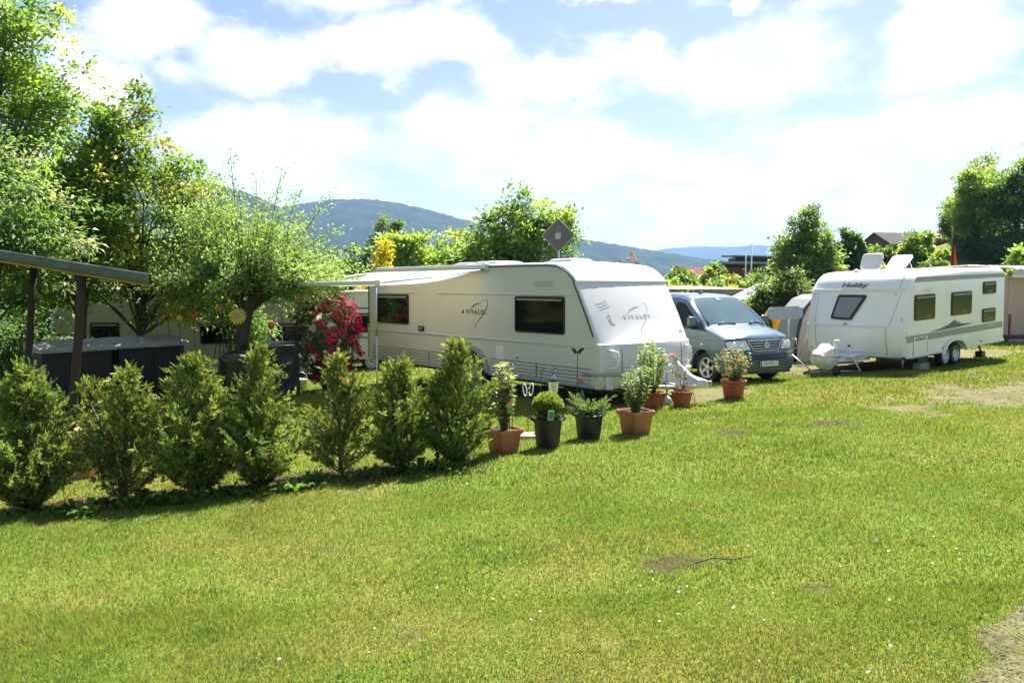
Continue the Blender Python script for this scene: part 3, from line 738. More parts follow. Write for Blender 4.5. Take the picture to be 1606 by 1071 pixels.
    def hug(o):   # lay a decal onto the bulging nose panel
        M = o.matrix_basis.copy(); zs = [v.co.z for v in o.data.vertices]; zm = (min(zs)+max(zs))/2
        for v in o.data.vertices:
            p = M @ v.co; top = v.co.z > zm
            x = float(np.interp(p.z, [1.115, 1.23, 1.52, 1.95, 2.15], [-.012, -.06, -.20, -.43, -.545]))
            v.co = Vector(warp(x, p.y, p.z))+Vector((.883, 0, .47))*(.004 if top else .001)
        o.matrix_basis = Matrix.Identity(4)
    hug(sw_)
    for o in [c for c in root.children if c.name.split('.')[0] in ("lettering", "model_number") and c.data.materials[0] in (M_faint, M_faint2, M_decal_mid)]: hug(o)
    def on(y, z, push): # on the locker front
        x = float(np.interp(z, [.335, .42, .62, .9, 1.06], [.02, .06, .075, .07, .045])); p = Vector(warp(x, y, z)); return p+Vector((push, 0, 0))
    b = MB()
    for y in (.42, W-.42): b.tube([on(y, z, .001) for z in (.36, .5, .7, .9, 1.05)], .007, 6)
    b.tube([on(y, .68, .001) for y in np.linspace(.43, W-.43, 9)], .006, 6)
    b.tube([Vector(warp(.0, y, 1.108))+Vector((.004, 0, 0)) for y in np.linspace(.06, W-.06, 11)], .009, 6)
    b.build("locker_seams", M_groove, root)
    b = MB()
    b.tube([on(y, .655, -.012) for y in np.linspace(.44, W-.44, 9)], .03, 8); b.build("locker_grip", M_white, root)
    for y in (.22, 1.2, W-.2):
        b = MB(); zc = .86 if y != 1.2 else .92
        if y == 1.2: b.tube([on(y-.10, zc-.34, .01), on(y-.10, zc-.05, .06), on(y-.06, zc+.05, .07), on(y+.06, zc+.07, .07), on(y+.1, zc+.03, .05), on(y+.1, zc-.3, .01)], .016, 8)
        else: b.tube([on(y-.06, zc+.13, .005), on(y-.02, zc+.13, .065), on(y+.05, zc+.10, .08), on(y+.06, zc, .08), on(y+.05, zc-.12, .08), on(y-.01, zc-.16, .06), on(y-.06, zc-.16, .005)], .018, 8)
        b.build("grab_handle", M_greytrim if y == 1.2 else M_white, root)
    for y, sg in ((.18, -1), (W-.18, 1)):
        b = MB(); b.tube([(-.30, (0 if sg < 0 else W)+sg*.02, .585), (.0, (0 if sg < 0 else W)+sg*.025, .585), on(y-sg*-.10, .585, .03), on(y-sg*.02, .585, .035), on(y-sg*.18, .585, .035)], .028, 8)
        b.build("bumper_strip", M_greytrim if sg < 0 else M_white, root)
        b = MB(); b.prism(rrect(.15, .24, .02), .04, frame(on(y, .45, -.01), (0, 1, 0), (0, 0, 1)), bev=.01); lm = b.build("front_lamp", M_whitetrim, root)
        b = MB(); b.prism(arc2(0, .02, .045, 0, 345, 14), .02, frame(on(y, .45, .03), (0, 1, 0), (0, 0, 1)), bev=.005); b.build("lamp_lens", M_hatch, lm)
        b = MB(); b.box(on(y, .365, .02), (.04, .12, .035), bev=.006); b.build("lamp_foot", M_greytrim, lm)
    # running gear
    wheel(root, (-3.55, .20, .21), .325, .19, -1); wheel(root, (-3.55, W-.20, .21), .325, .19, 1)
    b = MB(); b.box((-3.9, W/2, .30), (6.8, W-.5, .10)); b.box((-3.55, W/2, .31), (.09, W-.4, .09))
    for y in (W/2-.55, W/2+.55): b.box((-3.6, y, .33), (7.4, .06, .14))
    b.build("chassis", M_black, root)
    b = MB()
    for sg in (-1, 1): b.tube([(-.9, W/2+sg*.62, .33), (.15, W/2+sg*.30, .34), (1.05, W/2+sg*.03, .36)], .035, 6)
    b.build("drawbar", M_steel, root)
    b = MB(); b.tube([(.62, W/2-.13, .05), (.62, W/2-.13, .62)], .024, 10); b.tube([(.62, W/2-.13, .62), (.62, W/2-.13, .72), (.62, W/2-.02, .74)], .01, 6)
    b.lathe([(.03, -.03), (.10, -.028), (.10, .028), (.03, .03)], 20, Matrix.Translation((.62, W/2-.13, .09)) @ Matrix.Rotation(R(90), 4, 'X')); b.build("jockey_wheel", M_steel, root)
    for x, y in ((-.75, .35), (-.75, W-.35), (-7.0, .4), (-7.0, W-.4)):
        b = MB(); b.tube([(x, y, .34), (x+.12, y, .02)], .02, 6); b.box((x+.12, y, .015), (.14, .12, .03)); b.build("corner_steady", M_steel, root)
    for p, w, d in (((-1.85, 1.15, 2.53), .72, .62), ((-4.15, 1.2, 2.535), .95, .8), ((-5.25, 1.25, 2.53), .55, .55)):
        hatch(root, p, w, d, .095)
    # awning
    b = MB(); xa, xb = -3.0, -7.12
    rows = []; nu, nv = 28, 18
    for i in range(nu+1):
        r_ = []
        for k in range(nv+1):
            uu, vv = i/nu, k/nv
            x = xa-.04+(xb-xa+.08)*uu; y = -.10-2.38*vv
            z = 2.44-.31*vv-.115*math.sin(PI*vv)**1.1*(1+.12*math.sin(uu*PI))-.03*math.sin(PI*uu)*vv-.006*math.sin(uu*60)*vv
            r_.append((x, y, z))
        rows.append(r_)
    vs, fs = b.grid(rows)
    for f in fs:
        xx = f.calc_center_median().x-xa
        f.material_index = 1 if (-.36 < xx < -.02 or -2.2 < xx < -1.9 or -4.1 < xx < -3.8) else 0
    aw = b.build("awning", [M_fab_cream, M_fab_blue], root)
    b = MB(); b.box(((xa+xb)/2, -.055, 2.475), (abs(xb-xa)+.06, .11, .10), bev=.03, seg=3); b.box((xa+.045, -.06, 2.47), (.03, .13, .13), bev=.01); b.build("roller_case", M_alu, aw)
    b = MB(); b.box(((xa+xb)/2, -2.5, 2.14), (abs(xb-xa)+.02, .07, .085), rot=(0, R(-.35), 0), bev=.02, seg=2)
    b.box((xa+.02, -2.5, 2.155), (.03, .085, .11), bev=.01); b.box((xb-.02, -2.5, 2.125), (.03, .085, .11), bev=.01); b.build("front_rail", M_whitetrim, aw)
    for x in (xa-.04, xb+.04):
        b = MB(); wp = root.rotation_euler.z
        gx = ox+math.cos(wp)*x-math.sin(wp)*-2.5; gy = oy+math.sin(wp)*x+math.cos(wp)*-2.5
        zb = Z(gx, gy)-root.location.z
        b.tube([(x, -2.5, 2.12), (x, -2.5, 1.2)], .016, 10); b.tube([(x, -2.5, 1.25), (x, -2.5, zb)], .013, 10); b.box((x, -2.5, zb+.01), (.08, .08, .02), bev=.004)
        b.build("awning_post", M_steel, aw)
        b = MB(); b.tube([(x, -.06, 2.42), (x+.0, -1.2, 2.27), (x, -2.48, 2.14)], .014, 6); b.build("tension_arm", M_alu, aw)
    return root
BIG = large_caravan()

def crumple(b, rows_fn, nu, nv, amp, seed):
    rows = []
    for i in range(nu+1):
        r_ = []
        for k in range(nv):
            p = Vector(rows_fn(i/nu, k/nv)); q = mnoise.noise_vector(p*5+Vector((seed, 0, 0)))*amp; r_.append(p+q)
        rows.append(r_)
    b.grid(rows, False, True)
    b._add(rows[0], [tuple(range(nv))]); b._add(rows[-1], [tuple(range(nv))])
def hitch_cover(parent_c, fwd, label):
    """plastic cover draped over a tow hitch"""
    root = empty("hitch_cover", parent_c, (0, 0, math.atan2(fwd[1], fwd[0])), label, "cover"); root.scale = (.56, .66, .84)
    b = MB()
    def f(u, v):
        a = 2*PI*v
        # u from the back hood to the narrow coupling end in front
        x = -.34+.95*u; w = .30*(1-u)**.8+.07; top = .40*(1-u)**1.4+.20; bot = -.02+.12*u-.06*(1-u)
        zc = (top+bot)/2; hz = (top-bot)/2
        return (x, w*math.cos(a)*(1.0 if math.sin(a) < 0 else .55), zc+hz*math.sin(a))
    crumple(b, f, 12, 20, .045, 3)
    b.build("hood", M_bottle, root)
    b = MB(); b.lathe([(.0, -.06), (.05, -.05), (.06, .0), (.05, .07), (.0, .08)], 14, Matrix.Translation((.63, 0, .16)) @ Matrix.Rotation(R(80), 4, 'Y')); b.build("coupling", M_greytrim, root)
    b = MB()
    for sg in (-1, 1): b.tube([(.1, .12*sg, .03), (.16, .14*sg, -.15), (.24, .1*sg, -.27), (.3, .04*sg, -.30)], .008, 6)
    b.build("strap", M_black, root)
    return root
_f = (.63992, -.76844)
hx, hy = 1.445+.768*1.22+_f[0]*.98, 13.493+.64*1.22+_f[1]*.98
hitch_cover((hx, hy, Z(hx, hy)+.25), (.93, -.36), "dirty white plastic cover over the tow hitch behind the single pink rose")

# ---- twin axle white caravan -----------------------------------------------------
def white_caravan():
    W = 2.5; h0 = .36
    S = Vector((.78338, .62062, 0)).normalized(); al = math.atan2(-S.y, -S.x)
    ox, oy = 8.91, 17.923; z0 = 1.7-1.6313-h0
    root = empty("caravan", (ox, oy, z0), (0, .03373, al), "white twin axle caravan with two raised roof hatches parked on the right", "caravan")
    arch = arc2(-2.46, h0-.02, .57, 180, 0, 12, .27)
    prof = [(.02, h0-.03), (.13, h0+.02), (.20, .62), (.235, .85), (.24, 1.04), (.235, 1.07), (.205, 1.085), (.15, 1.3), (.075, 1.6), (.02, 1.84), (.045, 1.875), (.02, 1.90), (-.04, 2.02),
            (-.12, 2.13), (-.24, 2.22), (-.40, 2.275), (-.62, 2.30), (-1.2, 2.31), (-3, 2.315), (-4.6, 2.31), (-5.28, 2.30), (-5.40, 2.25), (-5.45, 2.14), (-5.45, 1.2), (-5.45, .5), (-5.43, h0)]
    prof += arch + [(-.8, h0), (-.2, h0-.005)]
    ys = [0, -.02, -.06, -.12, -.2, -.32, -.5, -.8, -W/2, -W+.8, -W+.5, -W+.32, -W+.2, -W+.12, -W+.06, -W+.02, -W]
    def warp(x, y, z):
        t = abs(y+W/2)/(W/2)
        k = float(sstep(-.9, 0, x)); dx = -.30*t**4.5*k+.05*(1-t*t)*k
        fr_ = float(sstep(-2.2, -.2, x)); w_ = .10+.14*fr_; ed = max(0, t-1+w_)/w_; top = float(sstep(1.85, 2.28, z))
        dz = -(.12+.14*fr_)*(1-math.sqrt(max(0, 1-ed*ed)))*top+.03*(1-t*t)*top
        if x < -5.3: dx += .05*(max(0, t-.95)/.05)**2
        return (x+dx, y, z+dz)
    shell(prof, ys, warp, "body", M_white, root)
    fr = lambda x, z: frame((x, .001, z), (-1, 0, 0), (0, 0, 1))
    Hh = lambda h: h+h0
    for s0, s1, a, b_ in ((.32, 1.34, .83, 1.42), (2.2, 3.35, .84, 1.41), (4.01, 4.82, 1.29, 1.61), (4.0, 4.82, .57, .92)):
        f = side_window(root, -s0, -s1, Hh(a), Hh(b_), fr, rr=.06)
        if s1-s0 > .5:
            b = MB(); b.prism(arc2(.12 if s0 < 4 else 0, -.5*(b_-a)+.05, .17, 0, 180, 10, .07), .0015, fr(-(s0+s1)/2, Hh((a+b_)/2)) @ Matrix.Translation((0, 0, .0288))); b.build("cushion_behind_pane", mat("dim_cushion", (.035, .045, .02), .3, var=.3) if "dim_cushion" not in bpy.data.materials else bpy.data.materials["dim_cushion"], f)
    # painted bands
    b = MB(); b.prism([(.30, Hh(1.71)), (5.36, Hh(1.70)), (5.36, Hh(1.80)), (.42, Hh(1.83)), (.36, Hh(1.79))], .004, frame((0, 0, 0), (-1, 0, 0), (0, 0, 1))); b.build("upper_stripe", M_decal_mid, root)
    b = MB(); b.prism([(.05, Hh(.35)), (1.86, Hh(.355)), (1.9, Hh(.36)), (5.32, Hh(.37)), (5.32, Hh(.53)), (2.5, Hh(.52)), (1.2, Hh(.50)), (-.0, Hh(.505))], .004, frame((0, 0, 0), (-1, 0, 0), (0, 0, 1))); b.build("lower_stripe", M_decal_mid, root)
    b = MB(); b.prism([(1.02, Hh(.518)), (1.7, Hh(.58)), (2.1, Hh(.645)), (2.42, Hh(.735)), (2.47, Hh(.69)), (2.6, Hh(.655)), (2.9, Hh(.625)), (3.55, Hh(.598)), (2.9, Hh(.56)), (2.3, Hh(.54))], .005, frame((0, 0, 0), (-1, 0, 0), (0, 0, 1))); b.build("swoosh", M_decal, root)
    b = MB(); b.prism([(2.44, Hh(.74)), (2.56, Hh(.70)), (2.75, Hh(.675)), (2.75, Hh(.655)), (2.6, Hh(.665)), (2.48, Hh(.69))], .005, frame((0, 0, 0), (-1, 0, 0), (0, 0, 1))); b.build("swoosh_highlight", M_decal_mid, root)
    text("lettering", "EXCELLENT", .085, fr(-4.62, Hh(.47)) @ Matrix.Translation((0, 0, .005)), M_whitetrim, root, shear=.25)
    b = MB(); b.prism([(.62, Hh(1.50)), (1.12, Hh(1.485)), (1.12, Hh(1.50)), (.9, Hh(1.505))], .004, frame((0, 0, 0), (-1, 0, 0), (0, 0, 1)))
    b.prism([(.82, Hh(1.535)), (1.02, Hh(1.545)), (1.02, Hh(1.555)), (.82, Hh(1.545))], .004, frame((0, 0, 0), (-1, 0, 0), (0, 0, 1))); b.build("small_decal", M_decal_mid, root)
    # locker door in the side, reflectors
    b = MB(); P = rrect(.72, .50, .03, cx=.66, cy=Hh(.22)); Q = rrect(.70, .48, .025, cx=.66, cy=Hh(.22))
    b.prism(Q, .006, frame((0, 0, 0), (-1, 0, 0), (0, 0, 1))); d = b.build("locker_door", M_white, root)
    b = MB(); b.tube([(-x, .008, z) for x, z in Q+[Q[0]]], .005, 4); b.build("door_seal", M_decal_mid, d)
    b = MB(); b.prism(rrect(.52, .07, .01, cx=.66, cy=Hh(.40)), .012, frame((0, 0, 0), (-1, 0, 0), (0, 0, 1)), bev=.003); b.build("locker_lock", M_decal_mid, d)
    for s_, h in ((.30, .04), (1.83, .10), (4.0, .09)):
        b = MB(); b.prism(rrect(.09, .04, .01), .015, fr(-s_, Hh(h)), bev=.004); b.build("side_reflector", M_red, root)
    b = MB()
    P = arc2(-2.46, h0-.05, .70, 180, 0, 16, .36)+arc2(-2.46, h0-.05, .59, 0, 180, 16, .29)
    b.prism([(-x, z) for x, z in P], .05, frame((0, 0, 0), (-1, 0, 0), (0, 0, 1)), bev=.012); b.build("wheel_arch", M_whitetrim, root)
    for xa, xb in ((.0, -1.85), (-3.1, -5.43)):
        b = MB(); b.box(((xa+xb)/2, -.005, h0+.02), (abs(xb-xa), .05, .055), bev=.015); b.build("side_sill", M_whitetrim, root)
    for x in (-2.17, -2.74):
        wheel(root, (x, -.16, h0-.115), .275, .17, 1); wheel(root, (x, -W+.16, h0-.115), .275, .17, -1)
    b = MB(); b.box((-2.7, -W/2, h0+.0), (5.2, W-.2, .06))
    for y in (-W/2-.6, -W/2+.6): b.box((-2.6, y, h0-.06), (5.3, .06, .12))
    b.box((-2.46, -W/2, h0-.1), (.7, W-.6, .08)); b.box((-1.2, -.3, h0-.14), (.5, .25, .16)); b.build("chassis", M_black, root)
    # front: window, seams, lettering, marker lamps
    ff = lambda y, z, tilt=.28: frame(Vector(warp(float(np.interp(z, [.62, .85, 1.04, 1.085, 1.3, 1.6, 1.84, 1.9, 2.02], [.20, .235, .24, .205, .15, .075, .02, .02, -.04])), y, z))+Vector((.003, 0, 0)), (0, 1, 0), (-tilt, 0, 1))
    Mx = ff(-1.27, 1.50)
    poly = [(-.32, .30), (.40, .30), (.08, -.31), (-.44, -.29)]
    b = MB(); b.prism(rpoly(poly[::-1], .05), .03, Mx, bev=.01); fw = b.build("front_window", M_black, root)
    poly2 = [(-.27, .235), (.30, .235), (.03, -.255), (-.37, -.235)]
    b = MB(); b.prism(rpoly(poly2[::-1], .03), .004, Mx @ Matrix.Translation((0, 0, .031))); b.build("pane", glass_mat("front_pane", (.16, .19, .21), .08, .6), fw)
    text("lettering", "Hobby", .15, ff(-1.24, 2.005, .42), M_decal, root, ext=.004, shear=.25, sx=1.5, offset=.005)
    def row(z, ya, yb, n=13, push=.006, x=None):
        out = []
        for y in np.linspace(ya, yb, n):
            xx = float(np.interp(z, [.39, .62, .85, 1.04, 1.085, 1.3, 1.6, 1.84, 1.9, 2.02, 2.13, 2.22, 2.275], [.13, .20, .235, .24, .205, .15, .075, .02, .02, -.04, -.12, -.24, -.40]))
            out.append(Vector(warp(xx, y, z))+Vector((push, 0, 0)))
        return out
    b = MB(); b.tube(row(1.905, -W+.12, -.12, 15, .012), .016, 6); b.build("front_rail", M_whitetrim, root)
    b = MB()
    for y0_, y1_ in ((-.38, -.28), (-W+.38, -W+.28)):
        b.tube([row(z, y0_, y0_, 1, .001)[0] for z in (.42, .62, .85, 1.04)], .006, 4)
    for y0_ in (-.33, -W+.33): b.tube([row(z, y0_+ (.0 if y0_ < -1 else (.20*(z-1.1))), 0, 1, .001)[0] for z in (1.1, 1.3, 1.6, 1.84)], .004, 4)
    for y0_ in (-.22, -W+.25): b.tube([row(z, y0_, y0_, 1, .001)[0] for z in (1.92, 2.02, 2.13, 2.22, 2.27)], .004, 4)
    b.tube(row(.46, -W+.38, -.38, 9, .001), .004, 4)
    b.build("front_seams", M_decal_mid, root)
    b = MB(); b.tube(row(1.06, -W+.36, -.36, 13, .014), .016, 6); b.build("locker_grip", M_whitetrim, root)
    for y, z, r in ((-.28, 1.80, .05), (-W+.22, 1.80, .05), (-.20, .48, .06), (-W+.16, .48, .055)):
        b = MB(); b.prism(arc2(0, 0, r, 0, 345, 16, r*(.6 if z > 1 else 1)), .02, ff(y, z, .1), bev=.006); b.build("marker_lamp", M_hatch, root)
    b = MB(); b.prism(arc2(0, 0, .035, 0, 345, 12, .025), .02, ff(-1.22, .60, .0)); b.build("locker_lock", M_black, root)
    b = MB(); b.prism(arc2(0, 0, .05, 0, 345, 12, .022), .015, ff(-1.33, 1.12, .2)); b.build("badge", M_decal_mid, root)
    b = MB(); Mx = ff(-.13, 1.25, .25)
    for k in range(3): swoosh(b, [(-.05+.03*k, .08-.02*k), (-.05+.03*k, 0), (.0+.02*k, -.08)], .008, Mx)
    b.build("small_decal", M_decal_pale, root)
    # raised roof hatches
    for (x, y, ang, w) in ((-1.0, -1.25, 66, .40), (-2.25, -1.25, 36, .52)):
        b = MB(); b.box((x, y, 2.335), (w+.06, .66, .05), bev=.015); hb = b.build("roof_hatch", M_whitetrim, root)
        k = 1/math.tan(R(ang))
        Mh = frame((x+.26, y, 2.37), (0, 1, 0), (-k, 0, 1))
        b = MB(); b.prism(rrect(.50, w, .07, cy=w/2), .03, Mh, bev=.01); ld = b.build("hatch_lid", M_hatch, hb)
        b = MB(); P = rrect(.48, w-.02, .07, cy=w/2); b.tube([Mh @ Vector((p[0], p[1], .015)) for p in P+[P[0]]], .022, 6)
        for q in (-.22, .22): b.tube([(x-.15, y+q, 2.36), Mh @ Vector((q, w*.6, 0))], .008, 6)
        b.build("lid_rim", M_whitetrim, ld)
    b = MB(); b.lathe([(.05, 0), (.05, .05), (.07, .06), (.05, .10), (0, .11)], 14, Matrix.Translation((-.45, -1.45, 2.28))); b.build("roof_vent", M_whitetrim, root)
    # drawbar, jockey wheel, rear steady, chocks
    b = MB()
    for sg in (-1, 1): b.box((.62, -W/2+sg*.22, h0-.03), (1.25, .06, .10), rot=(0, 0, -sg*.28), bev=.01)
    b.box((.35, -W/2, h0+.04), (.75, .7, .06), bev=.02); b.build("drawbar", M_whitetrim, root)
    b = MB(); b.tube([(1.02, -W/2+.15, .16), (1.02, -W/2+.15, .78)], .026, 10); b.box((1.02, -W/2+.15, .70), (.09, .13, .22), bev=.03); b.build("jockey_post", M_whitetrim, root)
    b = MB(); b.lathe([(.03, -.035), (.12, -.03), (.12, .03), (.03, .035)], 20, Matrix.Translation((1.02, -W/2+.15, .10)) @ Matrix.Rotation(R(90), 4, 'X')); b.build("jockey_wheel", M_black, root)
    for x, y in ((-4.85, -.35), (-4.85, -W+.35)):
        b = MB(); b.tube([(x+.2, y, h0), (x-.05, y, .11), (x, y, .05)], .03, 6); b.box((x-.02, y, .02), (.24, .18, .16), bev=.02); b.build("corner_steady", M_black, root)
    for x, y in ((-.55, -.35), (-.55, -W+.35)):
        b = MB(); b.tube([(x, y, h0), (x, y, .02)], .022, 6); b.build("corner_steady", M_steel, root)
    return root, ox, oy, z0
HOB, hox, hoy, hz0 = white_caravan()
def _hob(x, y):
    S = Vector((.78338, .62062, 0)).normalized(); n = Vector((S.y, -S.x, 0)); return Vector((hox, hoy, 0))-S*x+n*y
# concrete block under the white caravan
def block():
    p = _hob(-1.05, -.15); b = MB(); b.box((0, 0, .08), (.38, .20, .18), rot=(0, 0, .6), bev=.015); b.box((.1, .12, .05), (.25, .12, .1), rot=(0, 0, .9), bev=.01)
    o = b.build("concrete_block", mat("concrete", (.33, .31, .27), .9, var=.3, scale=14, bump=.4)); o.location = (p.x, p.y, Z(p.x, p.y)-.01)
    tag(o, "pale concrete block lying under the white twin axle caravan", "block")
block()
# bag over the hitch of the white caravan
def bag():
    p = _hob(1.15, -1.33); r = empty("hitch_bag", (p.x, p.y, Z(p.x, p.y)+.14), (0, 0, HOB.rotation_euler.z), "white sack-like cover round the hitch of the white caravan", "cover")
    b = MB()
    def f(u, v):
        a = 2*PI*v; w = .30*math.sin(PI*(.12+.80*u))**.6; return (w*1.05*math.cos(a)+.1*(u-.4), w*.95*math.sin(a), .03+.50*u-.10*math.cos(a)*u)
    crumple(b, f, 10, 18, .05, 8); b.build("sack", M_bottle, r)
    b = MB(); b.tube([(.33*math.cos(a), .31*math.sin(a), .30+.05*math.cos(a)) for a in np.linspace(0, 2*PI, 22)], .008, 5); b.build("drawstring", M_red, r)
bag()
# ------------------------------------------------------------------ blue grey van
M_paint = mat("blue_grey_metallic_paint", (.062, .118, .168), .25, metal=.4, var=.06, scale=3, coat=.7)
M_bumper = mat("grey_bumper_plastic", (.05, .068, .082), .42, var=.08, scale=4, coat=.15)
M_glass = glass_mat("windscreen_glass", (.05, .10, .115), .03, 1.0)
M_lens = glass_mat("headlight_lens", (.62, .65, .67), .12, .9)
M_chrome = mat("chrome", (.75, .76, .78), .12, metal=1, var=.05)
M_plate = mat("number_plate_white", (.78, .78, .76), .4, var=.03); M_plateblue = mat("number_plate_blue", (.02, .06, .42), .4)
M_cabin = mat("cabin_interior", (.05, .05, .05), .8, var=.3)
def van():
    F = Vector((.46, -.89)).normalized(); al = math.atan2(F.y, F.x)
    Lf = Vector((-F.y, F.x))
    A = Vector((4.38, 17.6)); axle = A+Lf*.86; front = axle+F*.90
    zb = -.43
    root = empty("van", (front.x, front.y, zb), (0, 0, al), "blue grey van parked between the two white caravans, nose to the lawn", "van")
    HW = .952
    # side profile of the body, x = 0 at the nose, running backwards (negative)
    up = [(-.02, .30), (-.0, .42), (.0, .56), (-.03, .66), (-.07, .74), (-.085, .86), (-.10, .95), (-.16, 1.03), (-.30, 1.095), (-.55, 1.165), (-.80, 1.22), (-.90, 1.25), (-1.05, 1.36), (-1.30, 1.55), (-1.55, 1.735), (-1.70, 1.835), (-1.82, 1.885), (-2.05, 1.925), (-2.5, 1.95),
          (-3.6, 1.955), (-4.5, 1.93), (-4.68, 1.88), (-4.76, 1.75), (-4.82, 1.2), (-4.86, .9), (-4.88, .6), (-4.85, .30)]
    def arch(cx): return arc2(cx, .34, .405, 180, 0, 14, .40)
    low = arch(-3.90)+[(-3.2, .25), (-1.5, .25)]+arch(-.90)+[(-.35, .27)]
    def hw(z): return HW if z < 1.1 else HW-.175*((z-1.1)/.83)**1.15
    def warp(x, t, z):   # t -1 .. 1 across
        y = t*hw(z); k = float(sstep(-1.9, -.1, x)); e = abs(t)
        dx = -.23*e**3.0*k*(1.0 if z < 1.0 else .8)
        if x < -4.5: dx += .10*e**4
        dz = 0.0
        top = float(sstep(1.6, 1.92, z))
        if x < -1.5: dz -= .075*max(0, (e-.72)/.28)**2.2*top
        dz += .02*(1-e*e)*float(sstep(1.0, 1.2, z))
        if -.95 < x < -.05 and z > .9: dz -= .05*max(0, (e-.6)/.4)**2   # bonnet falls to the wings
        return Vector((x+dx, y, z+dz))
    ts = [-1, -.985, -.95, -.88, -.78, -.62, -.42, -.2, 0, .2, .42, .62, .78, .88, .95, .985, 1]
    b = MB()
    rows = [[warp(x, t, z) for t in ts] for x, z in up]
    b.grid(rows)
    lowr = [up[-1]]+low+[up[0]]
    b.grid([[warp(x, t, z) for t in ts] for x, z in lowr])
    # side skins: below and above the waist
    for sg in (0, -1):
        t = ts[sg]
        waist = [p for p in up if p[1] <= 1.101 and p[0] > -1]
        i0 = next(i for i, p in enumerate(up) if p[1] > 1.10); i1 = next(i for i in range(len(up)-1, 0, -1) if up[i][1] > 1.10)
        xf = -.31; xr = -4.84
        A_ = [warp(x, t, z) for x, z in up[:i0]]+[warp(xf-.02, t, 1.10)]+[warp(x, t, 1.10) for x in (-1, -1.6, -2.4, -3.4, -4.4)]+[warp(-4.83, t, 1.1)]+[warp(x, t, z) for x, z in up[i1+1:]]+[warp(x, t, z) for x, z in low]
        B_ = [warp(-4.83, t, 1.1)]+[warp(x, t, 1.10) for x in (-4.4, -3.4, -2.4, -1.6, -1)]+[warp(xf-.02, t, 1.10)]+[warp(x, t, z) for x, z in up[i0:i1+1]]
        b._add(A_, [tuple(range(len(A_)))]); b._add(B_, [tuple(range(len(B_)))])
    bmesh.ops.remove_doubles(b.bm, verts=b.bm.verts, dist=.002)
    body = b.build("body", M_paint, root); smooth_angle(body, 28)
    # patch of the front skin between profile parameters, lifted off by d
    ux = np.array([p[0] for p in up]); uz = np.array([p[1] for p in up])
    cum = np.concatenate([[0], np.cumsum(np.hypot(np.diff(ux), np.diff(uz)))])
    def at_z(z): # parameter of the front part at height z (z rises monotonically there)
        return float(np.interp(z, uz[:19], cum[:19]))
    def skin(c, t, d=.004):
        x = float(np.interp(c, cum, ux)); z = float(np.interp(c, cum, uz)); p = warp(x, t, z)
        q1 = warp(float(np.interp(c+.02, cum, ux)), t, float(np.interp(c+.02, cum, uz))); q2 = warp(x, t+.02, z)
        n = (q1-p).cross(q2-p).normalized(); n = -n if n.x < 0 or (n.x < .05 and n.z < 0) else n
        return p+n*d
    def patch(name, mt, corners, nu=8, nv=10, d=.006, parent=root, thick=True):
        """corners: (z, t) bottom-left, bottom-right, top-right, top-left on the front skin"""
        (c0, t0), (c1, t1), (c2, t2), (c3, t3) = [(at_z(z), t) for z, t in corners]
        b = MB(); rows = []
        for i in range(nu+1):
            u = i/nu; r_ = []
            for k in range(nv+1):
                v = k/nv
                c = (c0*(1-v)+c1*v)*(1-u)+(c3*(1-v)+c2*v)*u; t = (t0*(1-v)+t1*v)*(1-u)+(t3*(1-v)+t2*v)*u
                r_.append(skin(c, t, d))
            rows.append(r_)
        b.grid(rows); return b.build(name, mt, parent)
    patch("windscreen", M_glass, [(1.262, -.86), (1.262, .86), (1.85, .84), (1.85, -.84)], 12, 16, .006)
    bx = patch("windscreen_seal", M_black, [(1.246, -.90), (1.246, .90), (1.262, .90), (1.262, -.90)], 1, 16, .008)
    for sg in (-1, 1):
        b = MB(); b.tube([skin(at_z(z), sg*.875, .004) for z in np.linspace(1.26, 1.86, 8)], .013, 5); b.build("pillar_trim", M_black, root)
    b = MB(); b.prism(rrect(.16, .10, .02), .01, frame(skin(at_z(1.80), 0, .01), (0, 1, 0), (-.78, 0, .62))); b.build("mirror_foot", M_black, root)
    # bonnet shut lines
    b = MB()
    for sg in (-1, 1): b.tube([skin(at_z(z), sg*t, .001) for z, t in ((.965, .56), (1.0, .70), (1.05, .80), (1.12, .85), (1.2, .885), (1.245, .90))], .005, 5)
    b.build("bonnet_seam", M_groove, root)
    # grille
    g = patch("grille", M_black, [(.745, -.36), (.745, .36), (.945, .50), (.945, -.50)], 4, 12, .006)
    for k in range(3):
        z = .79+.055*k; w = .375+.035*k
        b = MB(); b.tube([skin(at_z(z), t, .014) for t in np.linspace(-w, w, 11)], .009, 6); b.build("grille_bar", M_chrome, g)
    b = MB(); P = [skin(at_z(z), t, .010) for z, t in [(.95, t) for t in np.linspace(-.51, .51, 9)]+[(.74, t) for t in np.linspace(.37, -.37, 9)]]
    b.tube(P+[P[0]], .011, 6); b.build("grille_frame", M_chrome, g)
    ce = skin(at_z(.85), 0, .022); Me = frame(ce, (0, 1, 0), (-.1, 0, 1))
    b = MB(); b.lathe([(.070, 0), (.072, .012), (.062, .016), (.060, .008)], 32, Me, cap=False)
    def bar2(p, q, w=.010):
        p = Vector(p); q = Vector(q); d = (q-p).normalized(); n = Vector((-d.y, d.x))*w/2
        b.prism([tuple(p-n), tuple(q-n), tuple(q+n), tuple(p+n)], .014, Me)
    bar2((-.022, .056), (.0, .008)); bar2((.022, .056), (0, .008)); bar2((-.052, .03), (-.02, -.05)); bar2((-.02, -.05), (0, -.004)); bar2((0, -.004), (.02, -.05)); bar2((.02, -.05), (.052, .03))
    em = b.build("emblem", M_chrome, g)
    b = MB(); b.lathe([(.061, .002), (0, .003)], 32, Me); b.build("emblem_disc", M_darktrim, em)
